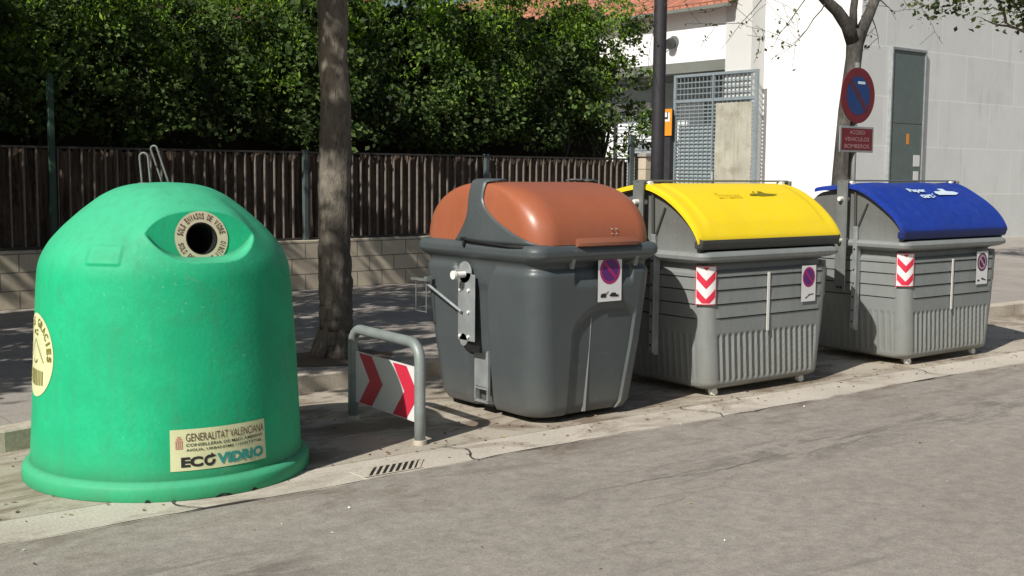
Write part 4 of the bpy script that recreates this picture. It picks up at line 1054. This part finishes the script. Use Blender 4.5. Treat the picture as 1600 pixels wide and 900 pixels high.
# brick building behind the hedge
t = thing('brick_building', 'red brick building glimpsed behind the top of the hedge', 'building', (0,0,.1))
MB().box(-12, 12.2, 19.5, 22, 0, 5.5).build('brick_wall', M['brickred2'], t)
mb = MB()
for x_ in (3.5, 7.5): MB().box(x_, x_+1.4, 19.46, 19.497, 2.2, 3.6).build('window', M['recess'], t)
MB().box(-12.2, 12.4, 19.3, 22.2, 5.5, 5.7).build('roof_slab', M['pave'], t)

# ------------------------------------------------------------------ parking sign
t = thing('no_parking_sign', 'round red and blue no parking sign above a red plate by the forked tree', 'sign', (11.94, 8.53, .126))
MB().tube([(0,.03,-.02),(0,.03,2.85)], .030, 12).build('pole', M['galv_dk'], t, True)
mb = MB(); n = 48
disc = [(.325*math.cos(2*math.pi*i/n), 0, 2.465+.325*math.sin(2*math.pi*i/n)) for i in range(n)]
mb.prism(disc, (0,.012,0)); ds = mb.build('round_plate', M['redd'], t)
s = math.sqrt(.5); q = .235; b = .035
layer((0,0,2.465), (1,0,0), (0,0,1), (0,-1,0), [(0, ring_polys(0, .225, 48), 0), (1, [[(-q*s-b*s, q*s-b*s), (q*s-b*s, -q*s-b*s), (q*s+b*s, -q*s+b*s), (-q*s+b*s, q*s+b*s)]], 1), (2, [rect(-.02,.12,.135,.165)], 2)], 'sign_face', [M['sblue2'], M['redbar'], M['iceblue']], ds)
mb = MB(); mb.box(-.33,.33,-.002,.010,1.80,2.105); pl = mb.build('text_plate', M['galv'], t, False, .006)
items = [(0, [rect(-.30,.30,1.825,2.080)], 0)]
layer((0,-.002,0), (1,0,0), (0,0,1), (0,-1,0), items, 'plate_face', [M['redd']], pl)
M['palered'] = plain('pale_red_print', (.42,.22,.23), .6)
mb = MB(); f = plane_fn((0,-.002,0), (1,0,0), (0,0,1), (0,-1,0), .0045)
text_fit(mb, 'ACCESO', -.15, .15, 2.010, 2.058, f, 0, .01); text_fit(mb, 'VEHICULOS', -.24, .24, 1.930, 1.978, f, 0, .01); text_fit(mb, 'BOMBEROS', -.24, .24, 1.848, 1.896, f, 0, .01)
mb.build('plate_lettering', M['palered'], pl)
mb = MB(); mb.box(-.05,.05,.012,.036,2.35,2.39); mb.box(-.05,.05,.012,.036,1.93,1.97); mb.build('clamp', M['galv_dk'], t)

# ------------------------------------------------------------------ foliage
def leaves(name, cen, nrm_bias, size, mats, parent=None, two=.0, aspect=.62, sizevar=.35, mi=None, droop=0.):
    """cen: (N,3) leaf centres; every leaf is one folded quad pair of its own"""
    n = len(cen); nr = rng.normal(size=(n,3))*.75+np.array(nrm_bias); nr /= np.linalg.norm(nr, axis=1)[:,None]
    a = rng.normal(size=(n,3)); a[:,2] -= droop; u = a-(a*nr).sum(1)[:,None]*nr; u /= np.linalg.norm(u, axis=1)[:,None]; v = np.cross(nr, u)
    s = (size*(1+sizevar*rng.normal(size=n))).clip(size*.3, size*2.2)[:,None]
    p0 = cen-u*s*.5; p2 = cen+u*s*.5; p1 = cen+v*s*aspect*.5+nr*s*.10; p3 = cen-v*s*aspect*.5+nr*s*.10
    V = np.stack([p0,p1,p2,p3], 1).reshape(-1,3)
    me = bpy.data.meshes.new(name); me.vertices.add(4*n); me.vertices.foreach_set('co', V.astype(np.float32).ravel())
    me.loops.add(4*n); me.loops.foreach_set('vertex_index', np.arange(4*n, dtype=np.int32)); me.polygons.add(n)
    me.polygons.foreach_set('loop_start', np.arange(0, 4*n, 4, dtype=np.int32)); 
    for m_ in mats: me.materials.append(m_)
    if mi is not None: me.polygons.foreach_set('material_index', mi.astype(np.int32))
    me.update(calc_edges=True); me.validate()
    o = bpy.data.objects.new(name, me); col.objects.link(o)
    if parent is not None: o.parent = parent
    return o

def hedge_shrub(x0, x1, yf, yb, ztop, label, seed, n=26000, fresh=.10):
    r_ = np.random.default_rng(seed); t = thing('hedge_shrub', label, 'hedge', ((x0+x1)/2, (yf+yb)/2, .126), 0, 'dense evergreen shrubs behind the railings')
    cx_ = (x0+x1)/2; w_ = x1-x0; nc = 210; C = np.zeros((nc,3)); 
    C[:,0] = r_.uniform(-w_/2-.15, w_/2+.15, nc); zz_ = r_.uniform(2.0, ztop, nc); C[:,2] = zz_-.126
    C[:,1] = -(yb-yf)/2+r_.uniform(0, 1, nc)**1.6*(yb-yf)
    rad = r_.uniform(.14, .40, nc); k = r_.integers(0, nc, n)
    dirs = r_.normal(size=(n,3)); dirs /= np.linalg.norm(dirs, axis=1)[:,None]
    rr_ = rad[k]*r_.uniform(.55, 1.08, n)**.5
    Pn = C[k]+dirs*rr_[:,None]*np.array([1.1,1,.85])
    Pn[:,2] += .12*np.sin(Pn[:,0]*2.1+seed)
    fr = ((r_.uniform(size=n) < fresh) & (Pn[:,2] > 2.5))
    # whole clumps of new growth, mostly high up
    fresh_cl = (r_.uniform(size=nc) < (1.35 if x0 < 5 else 1.)* np.clip((C[:,2]-2.5)*.55, 0, .70)); fr |= fresh_cl[k] & (r_.uniform(size=n) < .7)
    keep = (Pn[:,2] > 1.98+.18*np.sin(Pn[:,0]*3.1+seed)*np.sin(Pn[:,0]*1.3)-.126) | (r_.uniform(size=n) < .04)
    Pn = Pn[keep]; fr = fr[keep]
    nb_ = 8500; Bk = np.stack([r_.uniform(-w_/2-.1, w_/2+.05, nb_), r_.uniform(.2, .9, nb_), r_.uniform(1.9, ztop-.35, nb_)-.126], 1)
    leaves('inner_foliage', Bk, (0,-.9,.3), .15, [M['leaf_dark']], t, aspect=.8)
    leaves('foliage', Pn[~fr], (-.15,-.75,.65), .062, [M['leaf_ivy']], t, aspect=.72)
    leaves('new_growth', Pn[fr], (-.4,-.6,.4), .068, [M['leaf_fresh']], t, aspect=.34, droop=1.6)
    mb = MB()
    for i in range(7):
        bx_ = r_.uniform(-w_/2, w_/2); by_ = r_.uniform(-.3,.4); pts = [Vector((bx_, by_, 0))]
        for j in range(6): pts.append(pts[-1]+Vector((r_.uniform(-.15,.15), r_.uniform(-.1,.1), .5)))
        mb.tube(pts, [.05,.045,.04,.035,.03,.02,.01], 7)
        for j in range(3, 6):
            q = pts[j]; mb.tube([q, q+Vector((r_.uniform(-.5,.5), r_.uniform(-.5,.1), r_.uniform(.1,.4)))], [.015,.006], 5)
    mb.build('branch', M['bark2'], t, True)
    return t
hs = [(-.6,3.1,'dark evergreen shrub at the far left, above the railings'), (2.9,5.6,'evergreen shrub with bright tips above the igloo'), (5.4,8.2,'evergreen shrub directly left of the street tree trunk'),
      (8.0,10.9,'evergreen shrub right of the street tree, above the brown lidded bin'), (10.7,14.0,'evergreen shrub at the right end of the hedge next to the lamp post')]
for i, (a, b, lb_) in enumerate(hs):
    hedge_shrub(a, b, 13.75+.059*(a-3.5), 15.6+.059*(a-3.5), [3.95,4.05,4.0,4.45,4.55][i], lb_, 31+i*7, (22000, 27000, 27000, 29000, 38000)[i])
# soil bank and dark fence netting behind the railings
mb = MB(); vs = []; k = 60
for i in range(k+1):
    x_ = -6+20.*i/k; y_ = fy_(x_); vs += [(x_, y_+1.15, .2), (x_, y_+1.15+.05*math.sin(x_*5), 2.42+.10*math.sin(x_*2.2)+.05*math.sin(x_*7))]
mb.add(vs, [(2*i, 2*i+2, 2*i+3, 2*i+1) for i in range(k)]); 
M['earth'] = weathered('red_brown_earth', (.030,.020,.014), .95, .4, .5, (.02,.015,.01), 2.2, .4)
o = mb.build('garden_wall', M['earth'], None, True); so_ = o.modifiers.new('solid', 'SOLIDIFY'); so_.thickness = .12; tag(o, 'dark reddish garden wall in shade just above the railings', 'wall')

# street trees
def limb_path(p, d_, ln, k, wob, r_, grav=0.):
    pts = [Vector(p)]; d_ = Vector(d_).normalized()
    for i in range(k):
        d_ = (d_+Vector((r_.uniform(-1,1), r_.uniform(-1,1), r_.uniform(-.6,.8)+grav))*wob).normalized(); pts.append(pts[-1]+d_*ln/k)
    return pts
def street_tree(loc, label, trunk, rad, crown_r, zc, nleaf, seed, clumps=60, leafsize=.11, group='street trees along the pavement', flare=True, squash=.65, name='street_tree', limbs=7, off=(0,0)):
    r_ = np.random.default_rng(seed); rp = random.Random(seed); t = thing(name, label, 'tree', loc, 0, group)
    mb = MB(); pts = []; rads = []
    for i, (x_, y_, z_) in enumerate(trunk): pts.append(Vector((x_, y_, z_))); rads.append(rad[i])
    # resample with slight lumps
    P2 = []; R2 = []
    for i in range(len(pts)-1):
        for k in range(16):
            f_ = k/16; P2.append(pts[i].lerp(pts[i+1], f_)+Vector((rp.uniform(-.004,.004), rp.uniform(-.004,.004), 0))); R2.append((rads[i]+(rads[i+1]-rads[i])*f_)*(1+rp.uniform(-.025,.025)))
    P2.append(pts[-1]); R2.append(rads[-1]); mb.tube(P2, R2, 40)
    if flare:
        for k in range(6):
            a = k*1.05+.3; mb.tube([Vector((math.cos(a)*.08, math.sin(a)*.08, .30)), Vector((math.cos(a)*.15, math.sin(a)*.15, .08)), Vector((math.cos(a)*.20, math.sin(a)*.20, -.03))], [.045,.05,.04], 10)
    from mathutils import noise as mn
    for i_, p_ in enumerate(mb.v):
        q_ = Vector(p_); c_ = Vector((0, 0, q_.z)); d_ = (q_-c_); ln_ = d_.length or 1
        h_ = .016*mn.fractal(Vector((q_.x*7+seed, q_.y*7, q_.z*1.6)), 1., 2., 4)+.007*mn.noise(Vector((q_.x*30, q_.y*30, q_.z*5)))
        mb.v[i_] = tuple(q_+d_/ln_*h_)
    mb.build('trunk', M['bark'], t, True)
    mb = MB(); tips = []; top = pts[-1]
    for k in range(limbs):
        a = 2*math.pi*k/limbs+rp.uniform(-.3,.3); d_ = Vector((math.cos(a), math.sin(a), rp.uniform(.25,1.1)))
        lp = limb_path(top-Vector((0,0,rp.uniform(0,.3))), d_, crown_r*rp.uniform(.8,1.05), 8, .16, rp)
        mb.tube(lp, [rads[-1]*.55*(1-i/9.5) for i in range(9)], 9)
        for j in range(3, 9):
            d2 = Vector((rp.uniform(-1,1), rp.uniform(-1,1), rp.uniform(-.3,1))); l2 = limb_path(lp[j], d2, crown_r*.4, 5, .25, rp); mb.tube(l2, [.025*(1-i/6) for i in range(6)], 6); tips += l2[2:]
        tips += lp[4:]
    mb.build('limb', M['bark'], t, True)
    C = np.array([[rp.uniform(-1,1), rp.uniform(-1,1), rp.uniform(-1,1)] for _ in range(clumps*3)]); C = C[(C**2).sum(1) < 1][:clumps]*np.array([crown_r, crown_r, crown_r*squash])+np.array([off[0], off[1], zc])
    T = np.array([list(p) for p in tips]); C = np.concatenate([C, T[r_.integers(0, len(T), clumps//2)]])
    cr = r_.uniform(.25,.62,len(C)); k = r_.integers(0, len(C), nleaf); dd = r_.normal(size=(nleaf,3)); dd /= np.linalg.norm(dd, axis=1)[:,None]
    Pn = C[k]+dd*(cr[k]*r_.uniform(.2,1.1,nleaf))[:,None]
    leaves('crown', Pn, (0,0,.7), leafsize, [M['leaf_tree']], t, aspect=.7)
    return t
street_tree((4.84,8.42,.126), 'thick mottled tree trunk in a soil pit behind the chevron barrier', [(0,0,-.05),(.0,0,.15),(.0,0,.5),(-.01,0,1.2),(.005,0,2.0),(-.005,0,2.8),(.0,0,3.6)], [.165,.145,.130,.122,.119,.117,.115], 2.6, 5.1, 19000, 5, 95, off=(-.2,1.5))
def shade_tree(x, y, seed, lab, r_=2.7, zc=5.2, nl=9000, cl=55):
    street_tree((x, y, .126), lab, [(0,0,-.05),(.02,0,.2),(.0,.02,1.5),(.03,0,3.2)], [.19,.16,.14,.12], r_, zc, nl, seed, cl)
shade_tree(-1.2, 9.0, 8, 'leafy street tree on the pavement left of the view, nearest to the igloo', 3.3, 5.2, 27000, 110)
shade_tree(.6, 12.0, 12, 'leafy tree over the back of the pavement, left of the igloo', 2.4, 5.0, 9000, 50)
shade_tree(6.4, 17.6, 15, 'tall leafy garden tree behind the hedge', 3.0, 6.6, 9000, 60)

# forked tree behind the sign, nearly bare
t = thing('forked_tree', 'nearly bare forked tree behind the round no parking sign', 'tree', (11.93, 8.75, .126), 0, None)
mb = MB(); rp = random.Random(4)
tp = [Vector((-.02,0,-.05)), Vector((.0,0,.8)), Vector((.04,0,1.55)), Vector((.10,0,2.3)), Vector((.20,0,2.93)), Vector((.215,0,3.15)), Vector((.21,0,3.27))]
mb.tube(tp, [.15,.118,.108,.100,.095,.105,.10], 18)
mb.build('trunk', M['bark2'], t, True)
mb = MB()
mb.tube([tp[5]-Vector((.03,0,.02)), Vector((.08,.02,3.30)), Vector((-.10,.04,3.46)), Vector((-.30,.05,3.56)), Vector((-.9,.1,3.95)), Vector((-1.5,.1,4.6))], [.095,.078,.07,.062,.05,.03], 14)
mb.tube([tp[5]+Vector((.03,0,-.02)), Vector((.36,0,3.30)), Vector((.48,0,3.48)), Vector((.62,.02,3.68)), Vector((.95,.1,4.3)), Vector((1.1,.1,5.2))], [.095,.072,.065,.062,.05,.03], 14)
mb.tube([Vector((.17,0,3.28)), Vector((.20,.03,3.5)), Vector((.28,.05,3.8)), Vector((.3,.1,4.6))], [.05,.045,.04,.02], 10)
mb.build('limb', M['bark2'], t, True)
mb = MB(); ends = []
def twig(p, d_, ln, r_, depth, grav):
    lp = limb_path(p, d_, ln, 7, .22, rp, grav); mb.tube(lp, [max(.0025, r_*(1-i/8)) for i in range(8)], 5); ends.extend(lp[3:])
    if depth:
        for j in (3, 5): twig(lp[j], Vector((rp.uniform(-1,1), rp.uniform(-.5,.5), rp.uniform(-.9,.3))), ln*.5, r_*.45, depth-1, grav)
for (p, d_, ln) in (((-.9,.1,3.95),(-1,.0,-.35),1.5), ((-.9,.1,3.95),(-.8,.0,-.9),1.3), ((-.5,.05,3.7),(-.5,.1,-1),1.0), ((-.3,.05,3.56),(-.9,0,-.55),1.2), ((-1.2,.1,4.2),(-1,0,-.6),2.1), ((.62,0,3.68),(.7,0,-.3),.8), ((.5,0,3.5),(.5,.1,-.4),.5), ((.7,0,3.8),(1,0,-.1),1.3), ((-1.5,.1,4.6),(-1,0,-.5),2.2)):
    twig(Vector(p), d_, ln, .009, 2, -.12)
mb.build('twig', M['bark2'], t, True)
E_ = np.array([list(p) for p in ends]); E_ = E_[rng.integers(0, len(E_), 150)]+rng.normal(size=(150,3))*.02
leaves('crown', E_, (0,-.4,.5), .045, [M['leaf_tree']], t, droop=1.)
# leafy bough at the top right
street_tree((20.0,9.9,.126), 'leafy tree reaching in at the top right corner', [(0,0,-.05),(.02,0,1.),(.0,.02,2.5),(.03,0,3.9)], [.19,.16,.14,.12], 1.9, 4.95, 7000, 21, 60, .085, None, squash=.55, off=(-2.4,0))
